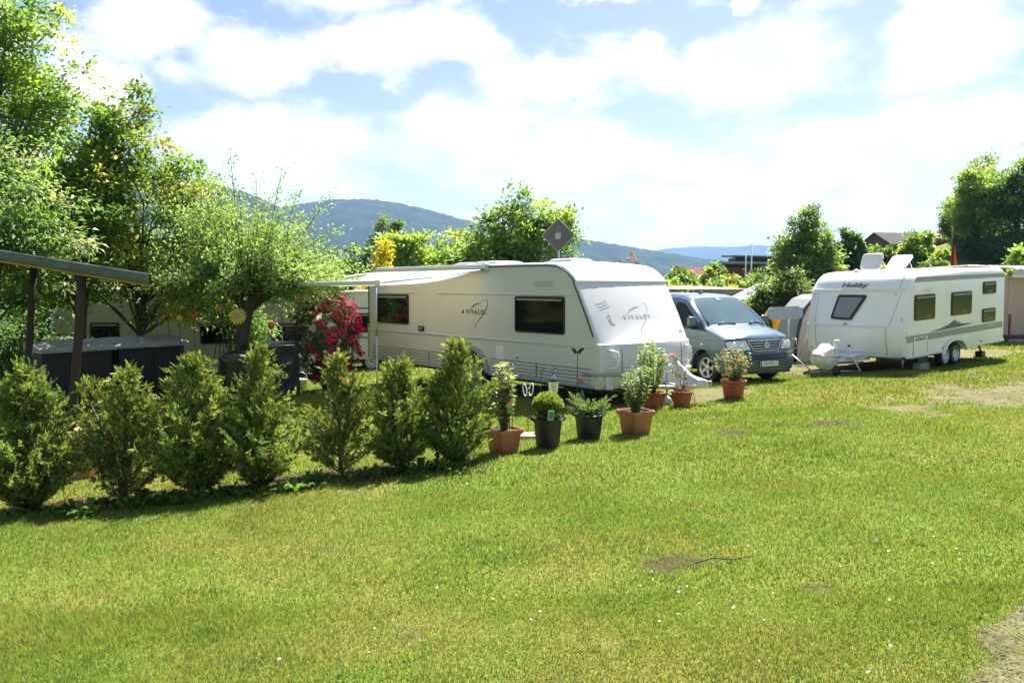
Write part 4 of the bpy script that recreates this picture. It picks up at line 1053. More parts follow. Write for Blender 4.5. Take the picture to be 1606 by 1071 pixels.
    # headlights
    for sg in (-1, 1):
        hl = patch("headlight", M_lens, [(.755, sg*.44), (.765, sg*.965), (.975, sg*.985), (.955, sg*.56)], 6, 10, .010)
        for t, z in ((.66, .86), (.82, .87)):
            b = MB(); c = skin(at_z(z), sg*t, .012); b.lathe([(.065, 0), (.055, .006), (.03, .004), (0, .01)], 20, frame(c, (0, 1, 0), (-.1, 0, 1)) if t < .7 else frame(c, (-.35*sg, 1, 0), (-.1, 0, 1))); b.build("lamp", M_chrome, hl)
        P = [skin(at_z(z), sg*t, .010) for z, t in ((.755, .44), (.76, .7), (.765, .965), (.975, .985), (.965, .78), (.955, .56))]
        b = MB(); b.tube(P+[P[0]], .009, 5); b.build("lamp_surround", M_darktrim, hl)
    # bumper: lower part, intake, plate, fog lights
    bp = patch("bumper", M_bumper, [(.315, -.975), (.315, .975), (.665, .985), (.665, -.985)], 8, 20, .014)
    b = MB(); b.tube([skin(at_z(.665), t, .012) for t in np.linspace(-.98, .98, 21)], .010, 6); b.build("bumper_seam", M_darktrim, bp)
    it = patch("intake", M_black, [(.545, -.60), (.545, .60), (.645, .64), (.645, -.64)], 3, 12, .022, bp)
    for z in (.575, .61):
        b = MB(); b.tube([skin(at_z(z), t, .028) for t in np.linspace(-.58, .58, 11)], .006, 5); b.build("intake_bar", M_darktrim, it)
    b = MB(); b.tube([skin(at_z(.385), t, .02) for t in np.linspace(-.9, .9, 21)], .008, 6); b.build("bumper_crease", M_bumper, bp)
    pc = skin(at_z(.465), -.02, .04); Mp = frame(pc, (0, 1, 0), (0, 0, 1))
    b = MB(); b.prism(rrect(.52, .11, .012), .008, Mp, bev=.003); pl = b.build("number_plate", M_plate, root)
    b = MB(); b.prism(rrect(.042, .10, .008, cx=-.235), .002, Mp @ Matrix.Translation((0, 0, .0085))); b.build("plate_strip", M_plateblue, pl)
    text("plate_lettering", "HG:M2313", .105, Mp @ Matrix.Translation((.025, .0, .010)), M_black, pl, sx=.86)
    # side windows, doors, handles, mirrors, indicator
    for sg in (-1, 1):
        def sw(x, z, d=.004):
            p = warp(x, sg, z); n = Vector((0, sg*.98, .2)) if z > 1.1 else Vector((0, sg, 0)); return p+n*d
        def panel(name, mt, pts, d=.005, parent=root):
            b = MB(); b._add([sw(x, z, d) for x, z in pts], [tuple(range(len(pts)))]); return b.build(name, mt, parent)
        panel("side_window", M_window, [(-1.18, 1.17), (-2.12, 1.17), (-2.12, 1.80), (-1.98, 1.81), (-1.80, 1.77), (-1.35, 1.42), (-1.18, 1.27)])
        panel("side_window", M_window, [(-2.25, 1.17), (-3.35, 1.17), (-3.35, 1.80), (-2.25, 1.80)]); panel("side_window", M_window, [(-3.48, 1.17), (-4.6, 1.17), (-4.55, 1.78), (-3.48, 1.80)])
        P = [(-1.02, .35), (-1.15, .66), (-1.13, 1.12), (-1.16, 1.30), (-1.80, 1.82), (-2.0, 1.86), (-2.16, 1.85), (-2.18, 1.1), (-2.17, .32)]
        b = MB(); b.tube([sw(x, z, .0) for x, z in P], .005, 5); d = b.build("door_seam", M_groove, root)
        b = MB(); b.tube([sw(x, .98, .001) for x in np.linspace(-.55, -4.75, 14)], .005, 5); b.build("waist_crease", M_groove, root)
        b = MB(); b.tube([sw(x, .36, .006) for x in np.linspace(-1.42, -3.4, 8)], .03, 6); b.build("sill", M_bumper, root)
        b = MB(); b.tube([sw(-1.98, 1.02, .0), sw(-1.98, 1.02, .03), sw(-2.12, 1.02, .03), sw(-2.12, 1.02, 0)], .014, 6); b.build("door_handle", M_paint, root)
        b = MB(); b.box(sw(-.92, .845, .006), (.09, .014, .035), bev=.005); b.build("indicator", M_lens, root)
        b = MB(); c = sw(-1.22, 1.28, .17)
        b.box(c+Vector((.03, 0, .02)), (.11, .22, .24), bev=.045, seg=3); mr = b.build("mirror", M_paint, root)
        b = MB(); b.tube([sw(-1.2, 1.2, 0), c+Vector((.02, 0, -.11))], .04, 8); b.box(c+Vector((.03, 0, -.095)), (.12, .235, .05), bev=.02); b.build("mirror_foot", M_black, mr)
        b = MB(); b.prism(rrect(.18, .18, .03), .004, frame(c+Vector((-.028, 0, .03)), (0, -1, 0), (0, 0, 1))); b.build("mirror_glass", M_glass, mr)
        for cx in (-.90, -3.90): 
            P = arc2(cx, .34, .415, 172, 8, 18, .40)
            b = MB(); b.tube([sw(x, z, .0) for x, z in P], .014, 6); b.build("wheel_arch_lip", M_paint, root)
            wheel(root, (cx, sg*(HW-.105), .335), .34, .215, sg, 5)
            b = MB(); b.box((cx, sg*(HW-.42), .45), (.74, .05, .5)); b.build("wheel_well", M_black, root)
        # wiper
        b = MB(); t0 = .35 if sg > 0 else -.62
        b.tube([skin(at_z(1.248), t0, .02), skin(at_z(1.30), t0+.22, .03), skin(at_z(1.275), t0+.62, .02)] if False else [skin(at_z(1.25), t0-.05, .02), skin(at_z(1.285), t0+.12, .035), skin(at_z(1.262), t0+.5, .02)], .012, 6); b.build("wiper", M_black, root)
    b = MB(); b.box((-2.2, -.03, 1.985), (.14, .07, .05), bev=.02); b.build("roof_antenna", M_black, root)
    b = MB(); b.box((-2.4, 0, .30), (4.6, 1.5, .12)); b.build("underbody", M_black, root)
    return root
van()
# ------------------------------------------------------------------ plants
def leaf_quads(P, D, Nn, L, W, fold=.25):
    """P base points, D leaf directions, Nn leaf normals (all n x 3), L, W lengths and widths -> vertices of n folded quads"""
    D = D/np.maximum(np.linalg.norm(D, axis=1, keepdims=True), 1e-9)
    S = np.cross(D, Nn); S /= np.maximum(np.linalg.norm(S, axis=1, keepdims=True), 1e-9)
    Nn = np.cross(S, D)
    L = L[:, None]; W = W[:, None]
    mid = P+D*L*.45
    return np.stack([P, mid+S*W/2+Nn*W*fold, P+D*L-Nn*L*.12, mid-S*W/2+Nn*W*fold], 1).reshape(-1, 3)
def unit(n, rng): v = rng.normal(size=(n, 3)); return v/np.linalg.norm(v, axis=1, keepdims=True)
def tints(n, cols, rng, var=.25):
    cols = np.array(cols)*2.4*np.array([1.0, .92, 1.4])
    k = rng.integers(0, len(cols), n); t = rng.random(n)[:, None]
    return cols[k]*(1-var+2*var*t)
def limb_paths(b, base, top, targets, r0, rng, seg=7):
    base = Vector(base); top = Vector(top)
    pts = [base.lerp(top, t)+Vector((rng.normal(0, .02), rng.normal(0, .02), 0))*(base-top).length*.5*(t > 0) for t in np.linspace(0, 1, 6)]
    b.tube(pts, [r0*(1.25 if i == 0 else 1-.09*i) for i in range(6)], seg)
    for t in targets:
        t = Vector(t); k = rng.integers(2, 6); s = pts[k]; L = (t-s).length
        m = s.lerp(t, .5)+Vector((rng.normal(0, .06), rng.normal(0, .06), .10))*L
        q = [s, s.lerp(m, .55), m, m.lerp(t, .6), t]
        rr = r0*.42*(1-.08*k); b.tube(q, [rr, rr*.75, rr*.5, rr*.3, rr*.12], 5)
def tree(name, label, cat, base, ell, n_cl, per, leaf, cols, group=None, trunk_r=.12, seed=1, mt=None, crad=.30, twigs=24, aspect=.5, droop=.25, trunk_top=None, shell_=.45, shoots=0, flat=.65, twig_mat=None):
    """ell: crown made of ellipsoids (x, y, z, rx, ry, rz) relative to base; leaves sit in clumps spread through their volume"""
    rng = np.random.default_rng(seed)
    root = empty(name, base, (0, 0, 0), label, cat, group)
    vol = np.array([(e[3]*e[4]*e[5])**.75 for e in ell]); vol /= vol.sum()
    k = rng.choice(len(ell), n_cl, p=vol); E = np.array(ell)[k]
    d = unit(n_cl, rng); r = rng.random(n_cl)**(1/(3*(1+shell_*2)))
    # uneven outline: lobes pushed out and drawn in
    lob = .62+.62*rng.random(n_cl)**1.3
    cc = E[:, :3]+d*E[:, 3:6]*(r*lob)[:, None]
    ml = E[:, 3:6].mean(1)
    cr = crad*(.55+.9*rng.random(n_cl))
    out = cc-np.array([0, 0, ell[0][2]*.6]); out /= np.maximum(np.linalg.norm(out, axis=1, keepdims=True), 1e-6)
    n = n_cl*per; ci = np.repeat(np.arange(n_cl), per)
    off = rng.normal(size=(n, 3))*.52; off[:, 2] *= flat
    P = cc[ci]+off*cr[ci][:, None]
    D = off+out[ci]*.6+unit(n, rng)*.9; D[:, 2] -= droop
    Nn = np.array([0, 0, 1.0])*.9+out[ci]*.35+unit(n, rng)*.75
    L = leaf*(.42+1.05*rng.random(n)**1.2); V = leaf_quads(P, D, Nn, L, L*aspect*(.8+.4*rng.random(n)))
    ck = tints(n_cl, cols, rng, .22)[ci]*(.82+.36*rng.random(n))[:, None]
    T = np.repeat(ck, 4, 0)
    if shoots:
        sv, st = [], []
        for j in range(shoots):
            c = cc[rng.integers(0, n_cl)]; hgt = (.25+.5*rng.random())*max(crad*2.0, .35)*1.4
            m = 16; s = np.linspace(0, 1, m); dirv = np.array([rng.normal(0, .25), rng.normal(0, .25), 1.0])
            p = c+dirv*(s*hgt)[:, None]; v = leaf_quads(p, unit(m, rng)+np.array([0, 0, .3]), unit(m, rng)+np.array([0, 0, .5]), leaf*(1.1-.6*s), leaf*aspect*(1.1-.6*s))
            sv.append(v); st.append(np.repeat(tints(m, cols, rng)*1.15, 4, 0))
        V = np.concatenate([V]+sv); T = np.concatenate([T]+st)
    npmesh("crown", V, np.arange(len(V)).reshape(-1, 4), mt or M_leaf, root, T)
    b = MB(); zt = trunk_top if trunk_top else ell[0][2]-.2*ell[0][5]
    limb_paths(b, (0, 0, -.05), (ell[0][0]*.6, ell[0][1]*.6, zt), [cc[i] for i in rng.choice(n_cl, min(twigs, n_cl), False)], trunk_r, rng)
    b.build("trunk", twig_mat or M_bark, root)
    return root
GREEN = [(.040, .090, .014), (.055, .115, .016), (.075, .14, .018), (.030, .070, .012)]
LIGHT = [(.095, .165, .022), (.115, .185, .025), (.075, .14, .02), (.14, .20, .03)]
YELLOWISH = [(.12, .16, .02), (.16, .18, .022), (.085, .13, .018)]
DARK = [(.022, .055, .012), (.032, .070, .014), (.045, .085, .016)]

# ---- thuja hedge
def thuja(label, pos, h, r, seed, lean=0, n_br=330, fork=None, bare=0):
    rng = np.random.default_rng(seed)
    root = empty("thuja_bush", (pos[0], pos[1], Z(*pos)), (0, 0, 0), label, "bush", "young thuja bushes planted in a row as a hedge")
    cols = [(.070, .100, .015), (.095, .130, .020), (.050, .080, .014), (.120, .145, .026), (.085, .105, .022)]
    tops = [(lean, 0, h)]+([(f[0], f[1], f[2]) for f in fork] if fork else [])
    Vs, Ts, tw = [], [], []
    ph = rng.random(6)*6.28
    def lobes(a, u): return 1+.22*math.sin(2*a+ph[0]+3*u)+.20*math.sin(3*a+ph[1]-7*u)+.16*math.sin(9*u+ph[2]+a)+.12*math.sin(17*u+ph[3])
    for j in range(n_br):
        tp = np.array(tops[0] if (len(tops) == 1 or rng.random() < .6) else tops[rng.integers(1, len(tops))], float)
        u = rng.random()**.95; axis = tp*np.array([1, 1, 0])*u**1.3
        z0 = tp[2]*u
        a = rng.random()*2*PI
        R_ = 1.14*r*np.interp(u, [0, .06, .25, .45, .65, .82, .94, 1], [.55, .95, 1.08, .98, .72, .44, .22, .06])*max(.25, lobes(a, u))*(.60+.55*rng.random())
        if rng.random() < .035: R_ *= 1.45
        if bare and u < .33 and rng.random() < bare: continue
        up = .55+.9*u+.3*rng.random()
        d = np.array([math.cos(a), math.sin(a), up]); ln = R_*1.05+.07*u*h
        s0 = axis*.85+np.array([0, 0, max(.02, z0-ln*up*.45)])
        q = max(5, int(ln/.042)); d /= math.hypot(1, up)
        tw.append((s0, s0+d*ln*.95))
        col = np.array(cols[rng.integers(0, 5)])*(.7+.6*rng.random())
        for i in range(q):
            t = .26+.74*(i+rng.random()*.6)/q
            p = s0+d*ln*t+rng.normal(0, .014, 3)
            sd = d*.75+rng.normal(0, .5, 3); sd[2] += .1; sd /= np.linalg.norm(sd)
            nn = np.cross(sd, rng.normal(0, 1, 3)); nn /= np.linalg.norm(nn); side = np.cross(nn, sd)
            m = 7; L = .066*(.6+.7*rng.random()); st = np.abs(np.linspace(-1, 1, m))
            an = np.linspace(-1, 1, m)*.85+rng.normal(0, .12, m)
            base = p+sd*(L*.65*(1-st))[:, None]
            D = sd*np.cos(an)[:, None]+side*np.sin(an)[:, None]+rng.normal(0, .12, (m, 3))
            Vs.append(leaf_quads(base, D, np.repeat(nn[None], m, 0)+rng.normal(0, .3, (m, 3)), L*(.75-.25*st), np.full(m, .0150), .12))
            Ts.append(np.repeat(col[None]*(.75+.5*rng.random((m, 1))), 4, 0))
    V = np.concatenate(Vs); T = np.concatenate(Ts)*np.array([1.85, 2.0, 2.5])
    brown = rng.random(len(T)//4) < (.10 if bare else .03); T[np.repeat(brown, 4)] = (.22, .12, .05)
    npmesh("foliage", V, np.arange(len(V)).reshape(-1, 4), M_conifer, root, T)
    b = MB()
    for tp in tops: b.tube([(0, 0, -.03), (tp[0]*.2, tp[1]*.2, tp[2]*.3), (tp[0]*.6, tp[1]*.6, tp[2]*.65), (tp[0], tp[1], tp[2]*.95)], [.022, .018, .011, .004], 6)
    for s0, e in tw[::3]: b.tube([s0, (s0+e)/2+np.array([0, 0, -.01]), e], [.007, .005, .002], 4)
    b.build("stem", M_twig, root)
TH = [("wide thuja bush nearest the left frame edge, dry and brown inside", 1.34, .45, 0, [(-.22, 0, 1.22), (.22, .1, 1.05)], 400),
      ("loose thuja bush with a sideways branch in front of the two dark boxes", 1.26, .40, .06, [(-.36, 0, 1.16), (.2, .05, .95)], 300),
      ("broad thuja bush between the box corner and the shiny black bin", 1.36, .46, -.02, [(.16, 0, 1.08)], 380),
      ("tall pointed thuja bush before the black covered grill", 1.42, .40, .0, [(-.12, .0, 1.12)], 330),
      ("sparse thuja bush below the rhododendron with a rusty brown core", 1.28, .36, -.03, [(.17, 0, 1.10)], 270),
      ("thuja bush in front of the awning post nearest the lawn", 1.22, .38, .03, [(-.1, 0, 1.02), (.18, 0, .95)], 310),
      ("thuja bush at the pot end of the hedge before the caravan wheel", 1.38, .42, .05, [(-.24, 0, 1.0)], 350)]
for i, (lb, h, r, ln, fk, nb) in enumerate(TH): thuja(lb, HEDGE[i], h, r, 40+i, ln, nb, fk, .5 if i in (1, 4) else 0)

# ---- stems with leaves, used for potted shrubs
def shrub_mesh(root, z0, h, r, n_st, cols, leaf, seed, aspect=.38, dens=24, upright=.8, mt=None, name="foliage", bare=.12, top_w=1.0):
    rng = np.random.default_rng(seed); Vs, Ts = [], []; b = MB()
    for j in range(n_st):
        a = rng.random()*2*PI; hh = h*(.6+.42*rng.random()); rr = r*(.3+.75*rng.random())
        m = int(dens*hh/h)+3; s = np.linspace(bare, 1, m)+rng.normal(0, .01, m)
        cx = rr*np.sin(s*PI*(.55 if upright < .7 else .62)+0)**1.0*np.where(s > .6, top_w, 1); P = np.stack([math.cos(a)*cx, math.sin(a)*cx, z0+hh*s], 1)+rng.normal(0, .008, (m, 3))
        b.tube([(0, 0, z0-.04)]+[tuple(P[k]) for k in (0, m//3, 2*m//3, m-1)], [.006, .005, .004, .003, .0015], 5)
        for rep in range(2):
            an = rng.random(m)*2*PI; D = np.stack([np.cos(an), np.sin(an), .15+.5*rng.random(m)], 1)
            L = leaf*(.6+.7*rng.random(m)); Vs.append(leaf_quads(P, D, np.array([0, 0, 1.])+rng.normal(0, .4, (m, 3)), L, L*aspect))
            Ts.append(np.repeat(tints(m, cols, rng), 4, 0))
    V = np.concatenate(Vs); npmesh(name, V, np.arange(len(V)).reshape(-1, 4), mt or M_leaf, root, np.concatenate(Ts))
    b.build("stem", M_twig, root)
def round_pot(root, r, h, m):
    b = MB(); b.lathe([(r*.70, 0), (r*.74, .01), (r*.80, h*.35), (r*.90, h*.80), (r*.92, h*.86), (r, h*.87), (r*1.02, h*.93), (r, h), (r*.93, h), (r*.88, h*.9), (r*.8, h*.84)], 40); b.build("pot", m, root)
    b = MB(); b.lathe([(0, h*.87), (r*.5, h*.88), (r*.89, h*.85)], 20); b.build("soil", M_soil, root)
def square_pot(root, w, h, m):
    b = MB(); rows = []
    for s_, z in ((.70, 0), (.74, .01), (.86, h*.72), (.90, h*.76), (.90, h*.80), (.98, h*.81), (1.03, h*.86), (1.03, h*.94), (.99, h), (.92, h), (.86, h*.93), (.80, h*.84)):
        rows.append([(x*s_, y*s_, z) for x, y in rrect(w, w, w*.12, 4)])
    b.grid(rows, True, True); b._add(rows[0], [tuple(range(len(rows[0])))]); o = b.build("pot", m, root); smooth_angle(o, 40)
    b = MB(); b.box((0, 0, h*.84), (w*.8, w*.8, .04), bev=.01); b.build("soil", M_soil, root)
def bucket(root, r, h):
    b = MB(); b.lathe([(r*.74, 0), (r*.76, .012), (r*.93, h*.90), (r*.95, h*.93), (r*1.03, h*.94), (r*1.05, h*.98), (r*1.0, h), (r*.93, h*.985), (r*.9, h*.9), (r*.85, h*.8)], 44); o = b.build("pot", M_black, root)
    for a in (0, PI):
        b = MB(); c, s = math.cos(a+.25), math.sin(a+.25)
        P = [(r*.98, -.055, h*.93), (r*1.16, -.05, h*1.02), (r*1.20, 0, h*1.05), (r*1.16, .05, h*1.02), (r*.98, .055, h*.93)]
        b.tube([(x*c-y*s, x*s+y*c, z) for x, y, z in P], .013, 7); b.build("handle", M_black, root)
    b = MB(); b.lathe([(0, h*.90), (r*.5, h*.9), (r*.9, h*.86)], 20); b.build("soil", M_soil, root)
def potted(name, label, pos, rz=0, group="pots with plants lined up at the lawn edge"):
    return empty(name, (pos[0], pos[1], Z(*pos)-.005), (0, 0, rz), label, "potted plant", group)
r_ = potted("potted_shrub", "square terracotta pot with slim variegated shrub beside the last thuja", (-.10, 9.50), R(38)); square_pot(r_, .36, .30, M_terra)
shrub_mesh(r_, .26, .82, .15, 24, [(.14, .17, .06), (.07, .11, .022), (.17, .19, .08), (.05, .09, .02)], .075, 1, .36, 28, bare=.05)
b = MB(); b.tube([(.09, -.05, .24), (.09, -.05, .75)], .006, 5); b.build("support_stick", M_black, r_)
r_ = potted("potted_box_ball", "black bucket with clipped bright green box ball and plant tag", (.44, 9.72)); bucket(r_, .185, .37)
def box_ball(root, c, rad, seed):
    rng = np.random.default_rng(seed); n = 5200; d = unit(n, rng); d[:, 2] = np.abs(d[:, 2])*np.sign(d[:, 2]+.55)
    P = np.array(c)+d*(rad*(.80+.22*rng.random(n)))[:, None]
    L = .024*(.7+.6*rng.random(n)); V = leaf_quads(P, d*.8+unit(n, rng)*.7+np.array([0, 0, .4]), d+unit(n, rng)*.6, L, L*.6)
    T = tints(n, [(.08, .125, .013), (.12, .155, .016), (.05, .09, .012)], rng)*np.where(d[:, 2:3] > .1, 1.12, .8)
    npmesh("foliage", V, np.arange(len(V)).reshape(-1, 4), M_leaf, root, np.repeat(T, 4, 0))
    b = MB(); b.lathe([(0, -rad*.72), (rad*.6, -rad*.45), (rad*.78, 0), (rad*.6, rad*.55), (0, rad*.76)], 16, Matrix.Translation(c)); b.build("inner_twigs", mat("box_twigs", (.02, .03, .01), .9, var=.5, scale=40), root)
box_ball(r_, (0, 0, .50), .185, 4)
b = MB(); b.box((.03, -.155, .40), (.075, .004, .19), rot=(.12, .05, .1)); tg = b.build("plant_tag", M_whitetrim, r_)
b = MB(); b.box((.033, -.161, .43), (.062, .003, .09), rot=(.12, .05, .1)); b.build("tag_picture", mat("tag_green", (.05, .28, .06), .4, var=.5, scale=30), tg)
r_ = potted("potted_juniper", "black bucket with feathery spreading juniper", (1.00, 10.28), .15); bucket(r_, .195, .33)
def juniper(root, z0, seed):
    rng = np.random.default_rng(seed); Vs, Ts = [], []; b = MB()
    for j in range(46):
        a = rng.random()*2*PI; d = np.array([math.cos(a)*.9, math.sin(a)*.6, .35+.9*rng.random()]); ln = .17+.17*rng.random()
        if j == 0: d = np.array([.9, .1, .75]); ln = .40
        m = 14; s = np.linspace(.1, 1, m); P = np.array([0, 0, z0])+d*(s*ln)[:, None]+np.stack([0*s, 0*s, -.05*s*s], 1)
        b.tube([(0, 0, z0-.03), tuple(P[m//2]), tuple(P[-1])], [.006, .004, .002], 4)
        for rep in range(4):
            D = d*.7+unit(m, rng)*.65; L = .055*(.6+.6*rng.random(m))*(1.1-.5*s); Vs.append(leaf_quads(P+rng.normal(0, .008, (m, 3)), D, unit(m, rng), L, np.full(m, .011), .1)); Ts.append(np.repeat(tints(m, [(.07, .125, .024), (.09, .15, .028), (.05, .09, .02)], rng), 4, 0))
    V = np.concatenate(Vs); npmesh("foliage", V, np.arange(len(V)).reshape(-1, 4), M_conifer, root, np.concatenate(Ts)); b.build("stem", M_twig, root)
juniper(r_, .30, 6)
r_ = potted("potted_shrub", "square terracotta pot with leaning leafy shrub on the open lawn", (1.66, 10.60), R(33)); square_pot(r_, .385, .32, M_terra)
shrub_mesh(r_, .27, .62, .20, 24, [(.075, .125, .03), (.09, .145, .034), (.12, .155, .034), (.055, .10, .028)], .06, 9, .42, 32, bare=.03)
r_ = potted("potted_shrub", "round brown pot with tall bushy shrub before the caravan nose", (2.34, 13.10)); round_pot(r_, .205, .30, M_terra2)
shrub_mesh(r_, .26, .88, .24, 28, [(.10, .155, .026), (.13, .18, .032), (.075, .13, .024)], .06, 12, .45, 30, bare=.03)
r_ = potted("potted_rose", "round brown pot with thin rose stem and one pink bloom", (2.82, 13.15)); round_pot(r_, .18, .29, M_terra2)
def rose(root):
    rng = np.random.default_rng(5); b = MB(); Vs, Ts = [], []
    for P in ([(0, 0, .24), (-.03, .0, .5), (-.10, 0, .75), (-.16, .0, .86)], [(0, 0, .24), (.03, .02, .45), (.08, .02, .66)], [(-.04, 0, .52), (-.16, .02, .62)], [(.02, 0, .3), (.06, -.03, .40)]):
        b.tube(P, [.006, .005, .004, .003][:len(P)], 5)
        pts = np.array([Vector(P[i]).lerp(Vector(P[i+1]), t) for i in range(len(P)-1) for t in (.3, .6, .95)]); pts = np.repeat(pts, 4, 0); n = len(pts)
        L = .055*(.6+.6*rng.random(n)); Vs.append(leaf_quads(pts, unit(n, rng)+np.array([0, 0, .1]), np.array([0, 0, 1.])+rng.normal(0, .4, (n, 3)), L, L*.6)); Ts.append(np.repeat(tints(n, [(.035, .06, .018), (.06, .07, .03), (.08, .06, .035)], rng), 4, 0))
    b.build("stem", M_twig, root); V = np.concatenate(Vs); npmesh("foliage", V, np.arange(len(V)).reshape(-1, 4), M_leaf, root, np.concatenate(Ts))
    c = np.array([-.17, 0, .88]); n = 26; d = unit(n, rng); d[:, 2] = np.abs(d[:, 2])*.7; L = np.full(n, .045)
    npmesh("bloom", leaf_quads(c+d*.012, d, np.array([0, 0, 1.])-d*.6, L, L*.9, -.2), np.arange(4*n).reshape(-1, 4), M_petal, root, np.repeat(tints(n, [(.32, .08, .08), (.36, .12, .11)], rng), 4, 0))
rose(r_)
r_ = potted("potted_shrub", "round brown pot with reddish green shrub in front of the van", (3.97, 14.20)); round_pot(r_, .225, .34, M_terra2)
shrub_mesh(r_, .29, .62, .34, 28, [(.06, .095, .024), (.09, .115, .034), (.05, .075, .02), (.13, .09, .034)], .065, 15, .42, 26, bare=.05, top_w=1.0)

# ---- rhododendron
def rhododendron():
    rng = np.random.default_rng(8); px, py = -4.28, 18.1
    root = empty("rhododendron", (px, py, Z(px, py)), (0, 0, 0), "round dark leaved rhododendron covered in red blossoms left of the awning", "bush")
    n = 620; d = unit(n, rng); d[:, 2] = d[:, 2]*.9; r = .72+.32*rng.random(n)
    c = np.array([0, 0, 1.22])+d*np.array([.80, .75, 1.12])*r[:, None]; c = c[c[:, 2] > .08]; n = len(c)
    Vs, Ts = [], []
    for j in range(n):   # whorls of long leaves
        m = 10; a = np.linspace(0, 2*PI, m, False)+rng.random(); dd = (c[j]-np.array([0, 0, 1.1])); dd /= np.linalg.norm(dd)+1e-6; dd += rng.normal(0, .3, 3); dd /= np.linalg.norm(dd)
        u = np.cross(dd, [0.1, .2, 1]); u /= np.linalg.norm(u); v = np.cross(dd, u)
        D = u*np.cos(a)[:, None]+v*np.sin(a)[:, None]+dd*.25; L = .115*(.7+.5*rng.random(m))
        Vs.append(leaf_quads(np.repeat(c[j][None], m, 0), D, np.repeat(dd[None], m, 0)+rng.normal(0, .2, (m, 3)), L, L*.32, .12)); Ts.append(np.repeat(tints(m, [(.016, .032, .010), (.024, .040, .012), (.032, .050, .014)], rng), 4, 0))
    V = np.concatenate(Vs); npmesh("foliage", V, np.arange(len(V)).reshape(-1, 4), M_gloss, root, np.concatenate(Ts))
    Vs, Ts = [], []
    score = c[:, 0]*1.1+c[:, 2]*.35-c[:, 1]*.3+rng.normal(0, .5, n)
    idx = np.argsort(-score)[:105]
    for j in idx:
        m = 26; d = unit(m, rng); o = c[j]-np.array([0, 0, 1.1]); o /= np.linalg.norm(o); ctr = c[j]+o*.07
        L = .055*(.7+.5*rng.random(m)); Vs.append(leaf_quads(ctr+d*.035, d+o*.4, unit(m, rng)+o, L, L*.85, .2)); Ts.append(np.repeat(tints(m, [(.30, .014, .050), (.36, .022, .085), (.24, .008, .030)], rng), 4, 0))
    V = np.concatenate(Vs); o = npmesh("blossoms", V, np.arange(len(V)).reshape(-1, 4), M_petal, root, np.concatenate(Ts)); o["kind"] = "stuff"
    b = MB()
    for j in range(16):
        t = c[rng.integers(0, n)]*.8; b.tube([(0, 0, -.03), (t[0]*.3, t[1]*.3, t[2]*.4), tuple(t)], [.03, .02, .006], 5)
    b.build("stem", M_bark, root)
rhododendron()

# ---- pollard willow: thick trunk and a fan of thin ascending shoots
def willow():
    rng = np.random.default_rng(21); px, py = -5.75, 17.0; bz = Z(px, py)
    root = empty("willow", (px, py, bz), (0, 0, 0), "pollard willow with airy pale green shoots and a stout crooked trunk", "tree")
    b = MB(); kn = Vector((.10, 0, 2.05))
    b.tube([(0, 0, -.05), (.0, 0, .4), (-.06, 0, .85), (-.02, 0, 1.3), (.05, 0, 1.7), kn], [.18, .15, .135, .13, .145, .19], 10)
    for a, L in ((2.7, .7), (.3, .8), (1.4, .5), (-2.0, .6), (-.5, .55)): b.tube([kn-Vector((0, 0, .15)), kn+Vector((math.cos(a)*L*.5, math.sin(a)*L*.5, .12)), kn+Vector((math.cos(a)*L, math.sin(a)*L, .38))], [.11, .075, .045], 8)
    Vs, Ts = [], []
    cols = [(.085, .15, .030), (.105, .175, .036), (.07, .13, .026), (.125, .18, .042)]
    for j in range(215):
        a = rng.random()*2*PI; o = rng.random()**.6
        s0 = kn+Vector((math.cos(a)*.7*o, math.sin(a)*.7*o, .1+.3*o))
        up = rng.random(); rad = (.55+1.75*rng.random())*(1.15-.40*up); hgt = -.25+3.1*up*(.45+.55*rng.random())
        if j % 5 < 2 and math.sin(a) > -.35: rad = 1.1+1.0*rng.random(); hgt = -.95+1.5*rng.random()
        rad *= 1.12 if math.cos(a) > 0 else .95
        e = Vector((kn.x+math.cos(a)*rad, kn.y+math.sin(a)*rad, kn.z+.35+hgt))
        m = s0.lerp(e, .5)+Vector((0, 0, .18)); pts = [s0, s0.lerp(m, .6), m, m.lerp(e, .5)+Vector((0, 0, .05)), e]
        b.tube(pts, [.022, .016, .011, .007, .003], 4)
        seg = []
        for i in range(4):
            for t in np.linspace(0, 1, 15): seg.append(pts[i].lerp(pts[i+1], float(t)))
        P = np.array(seg)[8:]
        for rep in range(4):
            tw_ = P+rng.normal(0, .085, P.shape); n = len(P)
            L = .080*(.6+.7*rng.random(n)); D = unit(n, rng)+np.array(e-s0)/max((e-s0).length, .1)*.5
            Vs.append(leaf_quads(tw_, D, unit(n, rng)+np.array([0, 0, .8]), L, L*.42)); Ts.append(np.repeat(tints(n, cols, rng), 4, 0))
    V = np.concatenate(Vs); npmesh("crown", V, np.arange(len(V)).reshape(-1, 4), M_leaf, root, np.concatenate(Ts)); b.build("trunk", M_bark, root)
willow()

